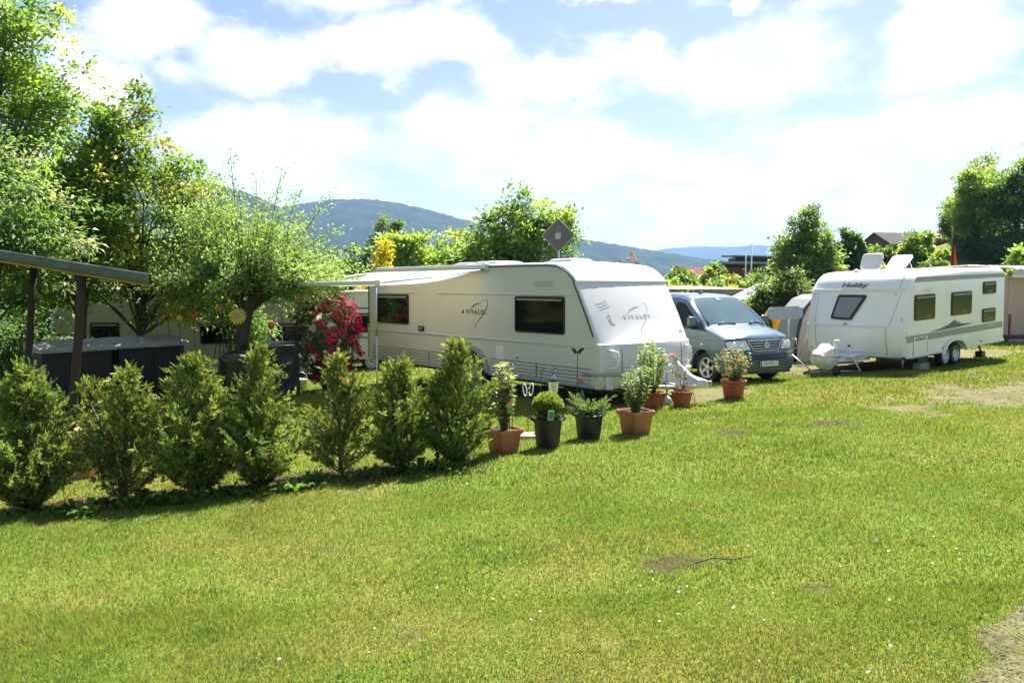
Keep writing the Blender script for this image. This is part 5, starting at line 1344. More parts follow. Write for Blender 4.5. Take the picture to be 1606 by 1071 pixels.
# ---- the big trees at the left edge
MAPLE = [(.050, .105, .013), (.070, .135, .016), (.10, .16, .018), (.038, .085, .012)]
def B(x, y): return (x, y, Z(x, y))
tree("maple_tree", "bushy maple with yellowish shoots behind the open shelter", "tree", B(-8.6, 18.2), [(.3, 0, 3.9, 1.65, 1.4, 1.7), (-.2, 0, 5.5, .85, .9, 1.1), (.8, .2, 2.6, 1.4, 1.0, .9), (1.3, -.1, 4.6, .6, .6, .8), (-1.3, .2, 3.4, 1.0, .9, 1.2), (.1, 0, 6.5, .3, .3, .5), (1.6, 0, 3.4, .6, .6, .7)], 285, 95, .105, MAPLE+YELLOWISH, trunk_r=.10, seed=31, crad=.31, twigs=40, shoots=26, aspect=.62)
tree("maple_tree", "slender maple with one thin bare leader rising above its crown at the left", "tree", B(-9.3, 17.3), [(.0, 0, 4.2, 1.0, 1.0, 1.4), (.55, 0, 5.9, .35, .4, .5), (.2, .1, 5.0, .6, .6, .7), (-.6, 0, 3.0, 1.1, 1, 1.1)], 160, 95, .105, MAPLE, trunk_r=.07, seed=33, crad=.29, twigs=24, shoots=10, aspect=.62)
tree("broadleaf_tree", "tallest broadleaf tree cut off by the left and upper frame edge", "tree", B(-12.8, 18.6), [(.0, 0, 6.6, 2.6, 2.2, 2.6), (1.3, -.3, 8.0, 1.5, 1.4, 1.5), (-1.5, 0, 5.0, 2.0, 1.8, 1.8), (1.0, -.2, 5.0, 1.6, 1.4, 1.4), (2.0, .2, 6.9, .8, .8, .8)], 430, 90, .13, GREEN+LIGHT, trunk_r=.22, seed=35, crad=.40, twigs=50, shoots=14, aspect=.6)
tree("oak_tree", "shady oak with drooping pale leaf tufts above the shelter roof", "tree", B(-10.0, 14.9), [(.3, 0, 3.9, 1.5, 1.2, 1.1), (-.6, .2, 2.9, 1.3, 1.1, 1.0), (1.2, .3, 3.2, .8, .8, .8)], 185, 100, .11, GREEN+[(.13, .16, .06)], trunk_r=.09, seed=37, crad=.31, twigs=24, aspect=.42, droop=.55)
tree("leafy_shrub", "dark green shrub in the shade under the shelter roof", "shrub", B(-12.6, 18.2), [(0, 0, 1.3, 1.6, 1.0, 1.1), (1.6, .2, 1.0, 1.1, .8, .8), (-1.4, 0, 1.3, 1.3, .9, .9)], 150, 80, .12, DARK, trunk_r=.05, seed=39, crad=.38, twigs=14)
tree("leafy_shrub", "leafy shrub hanging before the cream caravan window behind the maple", "shrub", B(-6.9, 19.4), [(0, 0, 2.1, .75, .5, .75), (.55, 0, 1.5, .5, .4, .5)], 80, 80, .09, GREEN, trunk_r=.04, seed=43, crad=.26, twigs=14)
# ------------------------------------------------------------------ garden at the left
def shelter():
    root = empty("open_shelter", (-6.4, 11.6, Z(-6.4, 11.6)), (0, 0, 0), "dark wooden open shelter with grey felt roof on leaning posts at the left edge", "shelter")
    o = root.location
    def L(x, y, z): return Vector((x, y, z))-o
    FR, FL, BL, BR = L(-5.12, 11.3, 1.83), L(-9.6, 11.75, 2.52), L(-10.9, 14.6, 2.50), L(-6.6, 14.1, 1.83)
    def slab(off, th, inset=0):
        b = MB(); c = (FR+FL+BL+BR)/4; P = [(p+(c-p)*inset)+Vector((0, 0, off)) for p in (FR, FL, BL, BR)]
        V = P+[p+Vector((0, 0, th)) for p in P]
        b._add(V, [(3, 2, 1, 0), (4, 5, 6, 7), (0, 1, 5, 4), (1, 2, 6, 5), (2, 3, 7, 6), (3, 0, 4, 7)]); return b
    slab(.0, .03, .02).build("roof_boards", M_darkwood, root)
    b = slab(.031, .012)
    b.build("roof", mat("grey_roofing_felt", (.12, .14, .135), .8, var=.3, scale=5, bump=.4), root)
    felt = mat("folded_felt_edge", (.085, .11, .105), .7, var=.3, scale=7, bump=.5, bscale=9)
    b = MB(); n = 26
    for p, q in ((FR, FL), (FR, BR)):
        rows = []
        out = Vector((0, -1, 0)) if q is FL else Vector((1, 0, 0))
        for i in range(n+1):
            c = p.lerp(q, i/n); w = mnoise.noise(c*2.5)*.012; w2 = mnoise.noise(c*6)*.008
            rows.append([c+Vector((0, 0, .045)), c+out*.022+Vector((0, 0, .04+w2)), c+out*(.026+w)+Vector((0, 0, -.02)), c+out*(.022+w)+Vector((0, 0, -.105+w2)), c+Vector((0, 0, -.10))])
        b.grid(rows)
    b.build("felt_edge", felt, root)
    b = MB(); d = (FL-FR)
    for k in range(1): b.tube([FR+Vector((0, .03, -.115)), FL+Vector((0, .03, -.115))], .022, 4)
    b.build("edge_batten", M_palewood, root)
    for t in (.16, .5, .84):
        b = MB(); p, q = FR.lerp(BR, t)+Vector((-.1, 0, -.05)), FL.lerp(BL, t)+Vector((0, 0, -.05)); b.box((p+q)/2, ((p-q).length, .07, .10), rot=Vector((1, 0, 0)).rotation_difference(p-q).to_matrix()); b.build("rafter", M_darkwood, root)
    for a, c in ((L(-5.95, 11.5, 1.88), L(-7.15, 14.0, 1.88)), (L(-8.7, 11.9, 2.25), L(-9.6, 14.3, 2.25))):
        b = MB(); b.box((a+c)/2, (.10, (a-c).length, .14), rot=Vector((0, 1, 0)).rotation_difference(c-a).to_matrix()); b.build("beam", M_darkwood, root)
    for (tx, ty, tz), (bx_, by_) in (((-6.20, 11.55, 1.90), (-6.52, 11.62)), ((-8.42, 14.1, 2.1), (-8.72, 14.1)), ((-8.75, 11.9, 2.3), (-8.9, 11.95))):
        b = MB(); top = L(tx, ty, tz); bot = L(bx_, by_, Z(bx_, by_)-.05); mid = top.lerp(bot, .5)+Vector((.012, 0, 0))
        b.tube([top, top.lerp(mid, .5), mid, mid.lerp(bot, .5), bot], [.062, .06, .064, .062, .066], 10); b.build("post", M_darkwood, root)
shelter()
M_resin = mat("dark_resin_panel", (.009, .009, .0095), .6, var=.25, scale=9, bump=.15, bscale=30); M_resinlid = mat("grey_resin_lid", (.30, .30, .31), .55, var=.15, scale=8)
def storage_box(p, q, dep, ztop, label):
    """p, q: the two front corners on the ground plan"""
    p = Vector(p); q = Vector(q); d = q-p; w = d.length; al = math.atan2(d.y, d.x); zb = min(Z(*p), Z(*q))
    root = empty("storage_box", (p.x, p.y, zb), (0, 0, al), label, "box", "dark storage boxes with grey lids"); h = ztop-zb
    b = MB(); b.box((w/2, dep/2, (h-.12)/2), (w-.06, dep-.06, h-.12), bev=.02)
    b.build("body", M_resin, root)
    for k in range(2):
        x0, x1 = .05+k*(w/2-.03), w/2-.0+k*(w/2-.07)
        b = MB(); b.box(((x0+x1)/2, .02, (h-.2)/2+.02), (x1-x0-.02, .04, h-.26), bev=.012); dr = b.build("door", M_resin, root)
        b = MB()
        n = 6
        for i in range(1, n): b.box((x0+(x1-x0)*i/n, -.002, (h-.2)/2), (.014, .008, h-.36))
        b.build("plank_groove", M_black, dr)
    b = MB(); V = []
    rows = []
    for y, z in ((-.05, h-.13), (-.055, h-.07), (-.03, h-.045), (dep*.5, h+.03), (dep+.03, h+.06), (dep+.05, h+.02), (dep+.05, h-.12)): rows.append([(x, y, z) for x in (-.03, .02, w/2-.01, w/2+.01, w-.02, w+.03)])
    b.grid(rows); b._add([rows[i][0] for i in range(7)], [tuple(range(7))]); b._add([rows[i][-1] for i in range(7)], [tuple(range(7))])
    lid = b.build("lid", M_resinlid, root); smooth_angle(lid, 30)
    b = MB(); b.box((w*.52, -.065, h-.12), (.20, .02, .03), bev=.006); b.build("handle", M_greytrim, lid)
storage_box((-8.9, 15.0), (-8.02, 16.02), .78, .56, "dark resin storage box with grey lid, partly behind the leaning post")
storage_box((-7.97, 16.08), (-7.03, 17.15), .78, .57, "dark resin storage box with sunlit grey lid beside the maple leaves")
def bin_():
    x, y = -5.35, 15.4; root = empty("waste_bin", (x, y, Z(x, y)), (0, 0, .5), "shiny black plastic bin between the thuja tops below the willow trunk", "bin")
    b = MB(); rows = [[(px*s, py*s, z) for px, py in rrect(.56, .62, .1, 4)] for s, z in ((.82, 0), (.86, .05), (1.0, .88), (1.03, .9))]; b.grid(rows, True, True); b._add(rows[0], [tuple(range(20))]); b.build("body", M_black, root)
    lidm = mat("glossy_black_plastic", (.02, .021, .026), .14, var=.2); b = MB(); rows = [[(px*s, py*s, z) for px, py in rrect(.60, .66, .12, 4)] for s, z in ((1.0, .90), (1.02, .95), (.95, 1.0), (.7, 1.06), (.3, 1.09))]; b.grid(rows, True, True); b._add(rows[-1], [tuple(range(20))]); b.build("lid", lidm, root)
    b = MB(); b.tube([(-.2, .33, .93), (.2, .33, .93)], .02, 6); b.build("handle", M_black, root)
bin_()
def grill():
    x, y = -5.15, 17.0; root = empty("covered_grill", (x, y, Z(x, y)), (0, 0, .35), "black covered grill with chrome rail beside the rhododendron", "grill")
    b = MB()
    def f(u, v):
        a = 2*PI*v; e = .5+.08*(1-u); sx = .58*(1-.06*u); sy = .34
        c, s = math.cos(a), math.sin(a); k = (abs(c)**4+abs(s)**4)**-.25
        return (sx*c*k, sy*s*k, 1.18*u)
    crumple(b, f, 12, 28, .035, 5); b.build("cover", mat("black_tarpaulin", (.016, .017, .02), .5, var=.4, scale=6, bump=.5, bscale=5), root)
    b = MB(); b.tube([(-.05, -.36, 1.12), (-.05, -.43, 1.14), (.45, -.43, 1.14), (.45, -.36, 1.12)], .014, 6); b.build("chrome_rail", M_chrome, root)
grill()
def sunflower():
    root = empty("sunflower_ornament", (-5.72, 16.62, 1.08), (R(80), 0, R(8)), "yellow sunflower shaped ornament hanging on the willow trunk", "ornament")
    b = MB()
    for k in range(16):
        a = 2*PI*k/16; b._add([(.07*math.cos(a-.2), .07*math.sin(a-.2), 0), (.14*math.cos(a-.17), .14*math.sin(a-.17), .02), (.20*math.cos(a), .20*math.sin(a), .005), (.14*math.cos(a+.17), .14*math.sin(a+.17), .02), (.07*math.cos(a+.2), .07*math.sin(a+.2), 0)], [(0, 1, 2, 3, 4)])
    b.build("petals", mat("sunflower_yellow", (.75, .55, .06), .5, var=.1), root)
    b = MB(); b.lathe([(.095, 0), (.10, .02), (.08, .04), (0, .05)], 24); c = b.build("flower_centre", mat("sunflower_middle", (.62, .50, .22), .5, var=.1), root)
    b = MB()
    for sx in (-1, 1): b.lathe([(.014, 0), (.010, .01), (0, .012)], 10, Matrix.Translation((.03*sx, .025, .045)))
    b.tube([(-.04, -.015, .05), (-.02, -.035, .052), (.02, -.035, .052), (.04, -.015, .05)], .005, 5); b.build("face_marks", M_black, c)
sunflower()
def ball_stake(x, y, ztop, r, m, label, k):
    root = empty("ball_ornament", (x, y, Z(x, y)), (0, 0, 0), label, "ornament", "coloured balls on stakes before the cream caravan"); h = ztop-root.location.z
    b = MB(); b.tube([(0, 0, -.05), (.01, 0, h*.5), (0, 0, h-r)], .008, 6); b.build("stake", M_darktrim, root)
    b = MB(); b.lathe([(0, h-r)]+[(r*math.sin(PI*i/10), h-r*math.cos(PI*i/10)) for i in range(1, 10)]+[(0, h+r)], 18); b.build("ball", m, root)
M_rball = mat("red_glazed_ball", (.55, .07, .02), .25, var=.2); M_yball = mat("yellow_glazed_ball", (.65, .50, .08), .25, var=.15); M_oball = mat("orange_glazed_ball", (.55, .17, .03), .25, var=.2)
ball_stake(-7.05, 16.9, 1.03, .065, M_yball, "yellow glazed ball above the right dark box lid", 0)
ball_stake(-6.75, 16.9, 1.07, .07, M_rball, "red glazed ball right of the yellow one before the dark window", 1)
ball_stake(-6.15, 16.9, 1.24, .06, M_oball, "orange glazed ball highest of all, left of the willow trunk", 2)
ball_stake(-4.9, 16.2, .90, .07, M_rball, "red glazed ball between the sunflower and the awning post", 3)
ball_stake(-7.5, 17.4, 1.05, .05, M_rball, "small red ball half hidden in leaves above the dark boxes", 4)
def tripod():
    x, y = -6.3, 17.2; root = empty("tripod", (x, y, Z(x, y)), (0, 0, .3), "thin black metal tripod between the dark boxes and the willow trunk", "tripod")
    for k in range(3):
        b = MB(); a = k*2*PI/3+.4; b.tube([(.03*math.cos(a), .03*math.sin(a), 1.55), (.38*math.cos(a), .38*math.sin(a), 0)], .012, 6); b.build("leg", M_black, root)
    b = MB(); b.lathe([(0, 1.5), (.05, 1.52), (.05, 1.57), (0, 1.6)], 12); b.build("head", M_black, root)
tripod()
# pale stump, planks and dark mat behind the first two thujas
def woodpile():
    x, y = -4.72, 8.75; root = empty("tree_stump", (x, y, Z(x, y)), (0, 0, .4), "pale orange tree stump between the two leftmost thuja bushes", "stump"); b = MB(); rng = np.random.default_rng(2)
    rows = []
    for z, s in ((-.02, 1.25), (.1, 1.05), (.3, .95), (.52, .92), (.54, .88)): rows.append([(math.cos(a)*.15*s*(1+.1*math.sin(3*a+1)), math.sin(a)*.15*s*(1+.1*math.sin(3*a+1)), z) for a in np.linspace(0, 2*PI, 24, False)])
    b.grid(rows, True, True); b.build("bark", mat("orange_bark", (.36, .19, .08), .9, var=.4, scale=10, bump=.6, stretch=(1, 1, .3)), root); b = MB(); b._add(rows[-1], [tuple(range(24))]); b.build("cut_face", M_palewood, root)
    o = MB().box((0, 0, .10), (.24, .16, .20), bev=.01).build("wood_block", M_palewood); o.location = (-4.38, 8.62, Z(-4.38, 8.62)); o.rotation_euler = (0, 0, .5); tag(o, "small pale wood block at the foot of the tree stump", "block")
    o = MB().box((0, 0, .13), (.62, .42, .26), bev=.03).build("planter_tub", M_resin); o.location = (-4.45, 9.55, Z(-4.45, 9.55)); o.rotation_euler = (0, 0, .3); tag(o, "low dark tub lying in the grass right of the tree stump", "tub")
woodpile()
# butterfly stake, hanging glass, spinner, picks in the pots
def stakes():
    x, y = .92, 11.2; root = empty("butterfly_stake", (x, y, Z(x, y)), (0, 0, .3), "thin stake with dark metal butterfly on top beside the caravan skirt", "garden stake"); h = .78-root.location.z
    b = MB(); b.tube([(0, 0, -.1), (.005, 0, h)], .006, 6); b.build("stake", M_black, root)
    b = MB()
    for s in (-1, 1): b._add([(0, 0, h), (s*.05, -.01, h+.055), (s*.10, -.02, h+.05), (s*.085, -.02, h+.015), (s*.06, -.01, h+.0), (s*.05, -.01, h-.03), (s*.015, 0, h-.025)], [tuple(range(7))])
    bmesh.ops.solidify(b.bm, geom=b.bm.faces[:], thickness=.006); b.build("butterfly", M_black, root)
    x, y = .40, 11.0; root = empty("hanging_lantern", (x, y, Z(x, y)), (0, 0, 0), "clear glass bell hanging from a thin shepherd hook over the buckets", "lantern"); z0 = root.location.z; h = .52-z0
    b = MB(); b.tube([(.0, 0, -.1), (0, 0, h-.05), (.03, 0, h+.04), (.10, 0, h+.06), (.17, 0, h+.0), (.175, 0, h-.05)], .006, 6); b.build("hook", M_darktrim, root)
    b = MB(); b.lathe([(.085, h-.13), (.075, h-.14), (.06, h-.28), (.045, h-.32), (.04, h-.325), (.055, h-.28), (.07, h-.15), (.085, h-.13)], 24, Matrix.Translation((.175, 0, 0))); b.build("glass_cup", glass_mat("frosted_glass", (.75, .77, .75), .25, .6, .4), root)
    b = MB(); b.lathe([(0, h-.31), (.03, h-.30), (.03, h-.25), (0, h-.24)], 12, Matrix.Translation((.175, 0, 0))); b.tube([(.175, 0, h-.05), (.12, 0, h-.13)], .002, 4); b.tube([(.175, 0, h-.05), (.23, 0, h-.13)], .002, 4); b.build("candle", M_whitetrim, root)
    x, y = .22, 10.9; root = empty("wind_spinner", (x, y, Z(x, y)), (0, 0, .5), "little wind spinner of two white ovals left of the box ball", "garden stake"); h = .28-root.location.z
    b = MB(); b.tube([(0, 0, -.1), (0, 0, h)], .005, 6); b.build("stake", M_black, root)
    for s in (-1, 1):
        b = MB(); P = [(s*.05+.012*math.sin(a)*s, .05*math.cos(a), h+.085*math.sin(a)) for a in np.linspace(0, 2*PI, 20)]; b.tube(P, .009, 5); b.build("oval", M_whitetrim, root)
    b = MB(); b.lathe([(0, h-.03), (.03, h-.02), (.03, h+.02), (0, h+.03)], 12); b.tube([(-.05, 0, h), (.05, 0, h)], .006, 5); b.build("hub", M_darktrim, root)
    x, y = -.03, 9.33; root = empty("bird_house_pick", (x, y, Z(x, y)+.26), (0, 0, .3), "small orange and green bird house pick in the slim variegated shrub", "ornament")
    b = MB(); b.tube([(0, 0, 0), (0, 0, .22)], .004, 5); b.build("stake", M_black, root); b = MB(); b.box((0, 0, .27), (.06, .05, .08), bev=.006); b.build("house", mat("pick_green", (.10, .30, .08), .5, var=.3, scale=20), root)
    b = MB(); b.prism([(-.05, .0), (.05, 0), (0, .06)], .07, frame((0, .035, .31), (1, 0, 0), (0, 0, 1))); b.build("roof", mat("pick_orange", (.65, .28, .08), .5, var=.2), root)
    x, y = 2.14, 12.90; root = empty("glazed_cup", (x, y, Z(x, y)+.27), (0, 0, 0), "teal glazed cup hung on the tall bushy shrub by the nose", "ornament")
    b = MB(); b.lathe([(.03, .03), (.05, .04), (.075, .12), (.08, .19), (.07, .19), (.06, .1)], 20); b.build("cup", mat("teal_glaze", (.02, .16, .20), .15, var=.5, scale=18), root); b = MB(); b.tube([(0, 0, -.05), (0, 0, .035)], .006, 5); b.build("stake", M_black, root)
    # fallen twig by the bare spot
    o = MB().tube([(0, 0, .02), (.12, .03, .045), (.25, .04, .03), (.42, .07, .05)], [.004, .005, .004, .002], 5).build("fallen_twig", M_bark); o.location = (1.18, 5.02, Z(1.18, 5.02)+.01); tag(o, "thin fallen twig beside the bare patch in the lawn", "twig")
    o = MB().box((0, 0, .02), (.4, .3, .06), bev=.015).build("paving_slab", mat("pink_slab", (.36, .27, .23), .85, var=.25, scale=12)); o.location = (.18, 10.55, Z(.18, 10.55)); tag(o, "pale pinkish slab lying in the grass behind the left bucket", "slab")
stakes()
def basket():
    x, y = -4.95, 18.6; root = empty("small_tub", (x, y, Z(x, y)), (0, 0, .4), "small white tub standing on the grass at the foot of the rhododendron", "tub")
    b = MB(); b.lathe([(.10, 0), (.12, .01), (.15, .22), (.165, .23), (.165, .25), (.14, .25), (.13, .1)], 24); b.build("tub", mat("pale_blue_plastic", (.50, .55, .58), .5, var=.1), root)
    b = MB(); b.tube([(-.15, 0, .23), (-.12, 0, .36), (0, 0, .42), (.12, 0, .36), (.15, 0, .23)], .008, 6); b.build("handle", M_steel, root)
basket()

# ------------------------------------------------------------------ road sign, dish, tent, cables
def road_sign():
    x, y = 1.28, 22.0; root = empty("road_sign", (x, y, Z(x, y)), (0, 0, R(-14)), "grey back of a diamond road sign on a pole above the caravan roof", "sign"); zc = 1.7+79/1250*22-root.location.z
    b = MB(); b.tube([(0, 0, -.2), (0, 0, zc+.1)], .03, 12); b.build("pole", M_steel, root)
    m = mat("dull_aluminium_back", (.085, .08, .082), .55, metal=.3, var=.12, scale=6); s = .455
    b = MB(); P = rpoly([(0, -s), (s, 0), (0, s), (-s, 0)], .05); b.prism(P, .012, frame((0, -.05, zc), (1, 0, 0), (0, 0, 1)), bev=.003); pl = b.build("plate", m, root)
    b = MB(); b.tube([(p[0], -.056, zc+p[1]) for p in P+[P[0]]], .012, 5); b.build("rim", M_greytrim, pl)
    b = MB(); b.box((0, -.075, zc-.02), (.15, .02, .17)); b.box((-.06, -.085, zc-.02), (.03, .02, .17)); b.box((.06, -.085, zc-.02), (.03, .02, .17)); b.build("bracket", M_greytrim, pl)
    b = MB(); b.prism(rrect(.13, .16, .02), .004, frame((0, -.064, zc+.17), (1, 0, 0), (0, 0, 1))); b.build("sticker", M_decal, pl)
road_sign()
def dish():
    x, y = 6.85, 20.0; root = empty("satellite_dish", (x, y, Z(x, y)), (0, 0, 0), "flat grey satellite dish on tripod between van and white caravan", "dish"); h = 1.02-root.location.z
    b = MB(); b.prism(rrect(.90, .32, .10, 6), .07, frame((-.02, -.03, h), (1, .12, .03), (0, .35, 1)), bev=.02); b.build("dish", mat("grey_dish", (.50, .50, .48), .5, var=.08), root)
    b = MB(); b.tube([(.1, .02, .35), (.1, .02, h-.1)], .022, 8); b.tube([(.1, 0, .75), (.22, -.18, .82), (.24, -.25, .6), (.12, -.1, .5)], .012, 6); b.build("mast", M_steel, root)
    for dx, dy in ((.42, -.5), (-.3, -.3), (.05, .5)):
        b = MB(); b.tube([(.1, .02, .48), (.1+dx, .02+dy, Z(x+.1+dx, y+dy)-root.location.z)], .018, 8); b.build("leg", M_alu, root)
dish()
def grey_tent():
    x, y = 7.85, 22.0; root = empty("tent", (x, y, Z(x, y)), (0, 0, R(22)), "grey tent with a dark arched edge behind the satellite dish", "tent")
    arc = [(.0, .0), (.02, .4), (.08, .8), (.19, 1.2), (.36, 1.52), (.62, 1.76), (1.0, 1.88), (1.6, 1.9), (2.3, 1.8)]
    b = MB(); b.prism(arc+[(2.5, 0)], .9, frame((0, .9, 0), (1, 0, 0), (0, 0, 1))); b.build("shell", M_fab_grey, root)
    b = MB(); b.tube([(p[0]-.02, -.01, p[1]+.02) for p in arc], .045, 6); b.build("arch_pole", M_black, root)
    b = MB(); b.tube([(.55+.09*math.cos(a), -.02, .95+.12*math.sin(a)) for a in np.linspace(.6, 5.6, 14)], .025, 6); b.build("print_mark", M_black, root)
    o = MB(); o.prism([(0, 0), (.5, .03), (.42, .18), (.08, .14)], .25, frame((0, 0, 0), (1, 0, 0), (0, 0, 1)), bev=.03); q = o.build("folded_sunshade", M_fab_orange); q.location = (6.63, 21.0, .92); tag(q, "orange fabric showing just above the van bonnet, left of the dish", "fabric")
    o = MB()
    def f(u, v): a = 2*PI*v; r = .16*(1-u)**.8+.02; return (r*math.cos(a)+.1*(1-u), r*.7*math.sin(a), 1.05-.62*u)
    crumple(o, f, 8, 14, .03, 2); q = o.build("folded_parasol", M_fab_yellow); q.location = (6.98, 21.2, Z(6.98, 21.2)+.45); tag(q, "yellow folded fabric hanging below the satellite dish", "parasol")
    q = MB(); q.box((0, 0, .55), (.5, .4, 1.1), bev=.05); q = q.build("covered_cabinet", mat("dark_brown_cover", (.035, .025, .02), .7, var=.4)); q.location = (6.65, 21.5, Z(6.65, 21.5)); tag(q, "dark covered cabinet under the orange fabric behind the van", "cabinet")
grey_tent()
def cables():
    rng = np.random.default_rng(4)
    p = [(7.05, 18.75), (7.2, 18.45), (7.45, 18.5), (7.6, 18.25), (7.8, 18.35), (7.95, 18.1)]
    b = MB(); b.tube([(x, y, Z(x, y)+.04+.05*abs(math.sin(i*1.7))) for i, (x, y) in enumerate(p)]+[(7.75, 18.3, .25)], .014, 6)
    o = b.build("power_cable", M_whitetrim); tag(o, "white cable wriggling over the gravel to the white caravan hitch", "cable")
    b = MB(); b.tube([(6.9, 19.35, Z(6.9, 19.35)+.16), (8.0, 19.6, Z(8, 19.6)+.15), (8.8, 19.9, Z(8.8, 19.9)+.14)], .02, 6); o = b.build("white_rod", M_whitetrim); tag(o, "white rod lying level behind the dish tripod", "rod")
    b = MB(); b.tube([(7.5, 20.9, Z(7.5, 20.9)), (7.78, 20.85, .55)], .015, 6); o = b.build("wooden_pole", mat("orange_wood", (.45, .22, .06), .7)); tag(o, "thin orange pole leaning on the grey tent", "pole")
cables()

# ------------------------------------------------------------------ other caravans and huts
def plain_caravan(name, label, x, y, rz, Lx, W, H, mt, roof, windows, stripe=None, z=None):
    root = empty(name, (x, y, Z(x, y) if z is None else z), (0, 0, rz), label, "caravan"); z0 = .38
    prof = [(0, z0), (-.06, .8), (-.02, H*.5), (.12, H*.75), (.35, H*.92), (.65, H*.985), (1.2, H), (Lx-1.0, H), (Lx-.4, H*.97), (Lx-.1, H*.88), (Lx, H*.6), (Lx+.04, .9), (Lx, z0)]
    shell(prof, [0, .03, .2, W/2, W-.2, W-.03, W], lambda a, b_, c: Vector((a, b_, c+.05*(1-(2*b_/W-1)**2)*(c > H*.9))), "body", mt, root)
    b = MB(); b.tube([(a, -.01, c+.01) for a, c in prof[2:11]], .03, 6); b.build("roof_edge", roof, root)
    for x0, x1, z1, z2 in windows: side_window(root, x0, x1, z1, z2, lambda a, c: frame((a, -.001, c), (1, 0, 0), (0, 0, 1)))
    if stripe:
        for sz in stripe:
            b = MB(); b.box((Lx/2, -.004, sz), (Lx-.3, .012, .05)); b.build("stripe", mat("slate_blue_stripe", (.10, .13, .2), .5) if "slate_blue_stripe" not in bpy.data.materials else bpy.data.materials["slate_blue_stripe"], root)
    for k, (x_, y_) in enumerate(((Lx*.5, .15), (Lx*.5, W-.15))): wheel(root, (x_, y_, .3), .31, .18, -1 if k == 0 else 1)
    b = MB(); b.box((Lx/2, W/2, .33), (Lx*.9, W*.8, .1)); b.build("chassis", M_black, root)
    return root
r0 = plain_caravan("caravan", "old cream caravan in the shade behind the maple and the willow", -12.2, 21.0, R(8), 6.9, 2.2, 2.62, mat("old_cream_panel", (.30, .29, .215), .5, var=.15, scale=2, dirt=(.25, .24, .16), dirt_amt=.3), M_whitetrim, [(1.0, 1.75, 1.15, 1.75), (3.8, 4.8, 1.15, 1.72), (5.7, 6.35, 1.15, 1.7)])
plain_caravan("caravan", "cream caravan end with blue stripes between rhododendron and awning post", -5.9, 24.2, R(10), 3.2, 2.2, 2.45, M_cream, M_whitetrim, [(.9, 1.6, 1.2, 1.8)], (1.05, 1.55, 1.95))
def awning_tent(name, label, x, y, rz, w, d, h, ridge, m=M_fab_white, side=M_fab_grey):
    root = empty(name, (x, y, Z(x, y)), (0, 0, rz), label, "tent")
    b = MB(); V = [(-w/2, 0, h), (w/2, 0, h), (w/2, d, h), (-w/2, d, h), (-w/2*.2, d/2, h+ridge), (w/2*.2, d/2, h+ridge)]
    b._add(V, [(0, 1, 5, 4), (1, 2, 5), (2, 3, 4, 5), (3, 0, 4)]); bmesh.ops.solidify(b.bm, geom=b.bm.faces[:], thickness=.04); b.build("canopy", m, root)
    for nm, V in (("front_wall", [(-w/2+.05, .05, 0), (w/2-.05, .05, 0), (w/2-.05, .05, h-.02), (-w/2+.05, .05, h-.02)]), ("side_wall", [(-w/2+.05, .05, 0), (-w/2+.05, d-.05, 0), (-w/2+.05, d-.05, h-.02), (-w/2+.05, .05, h-.02)]), ("side_wall", [(w/2-.05, .05, 0), (w/2-.05, d-.05, 0), (w/2-.05, d-.05, h-.02), (w/2-.05, .05, h-.02)])):
        b = MB(); b._add(V, [(0, 1, 2, 3)]); bmesh.ops.solidify(b.bm, geom=b.bm.faces[:], thickness=.02); b.build(nm, side, root)
M_flat = mat("beige_flat_roof", (.46, .41, .34), .8, var=.12, scale=3)
awning_tent("tent", "long flat beige tent roof behind the van roof", 7.0, 29.5, R(6), 4.4, 3.0, 2.15, .12, M_flat)
awning_tent("tent", "white pointed tent roof between the van and the round tree", 8.6, 27.2, R(-18), 2.6, 2.6, 1.75, .55)
def gh(x, y): return Z(x, y)
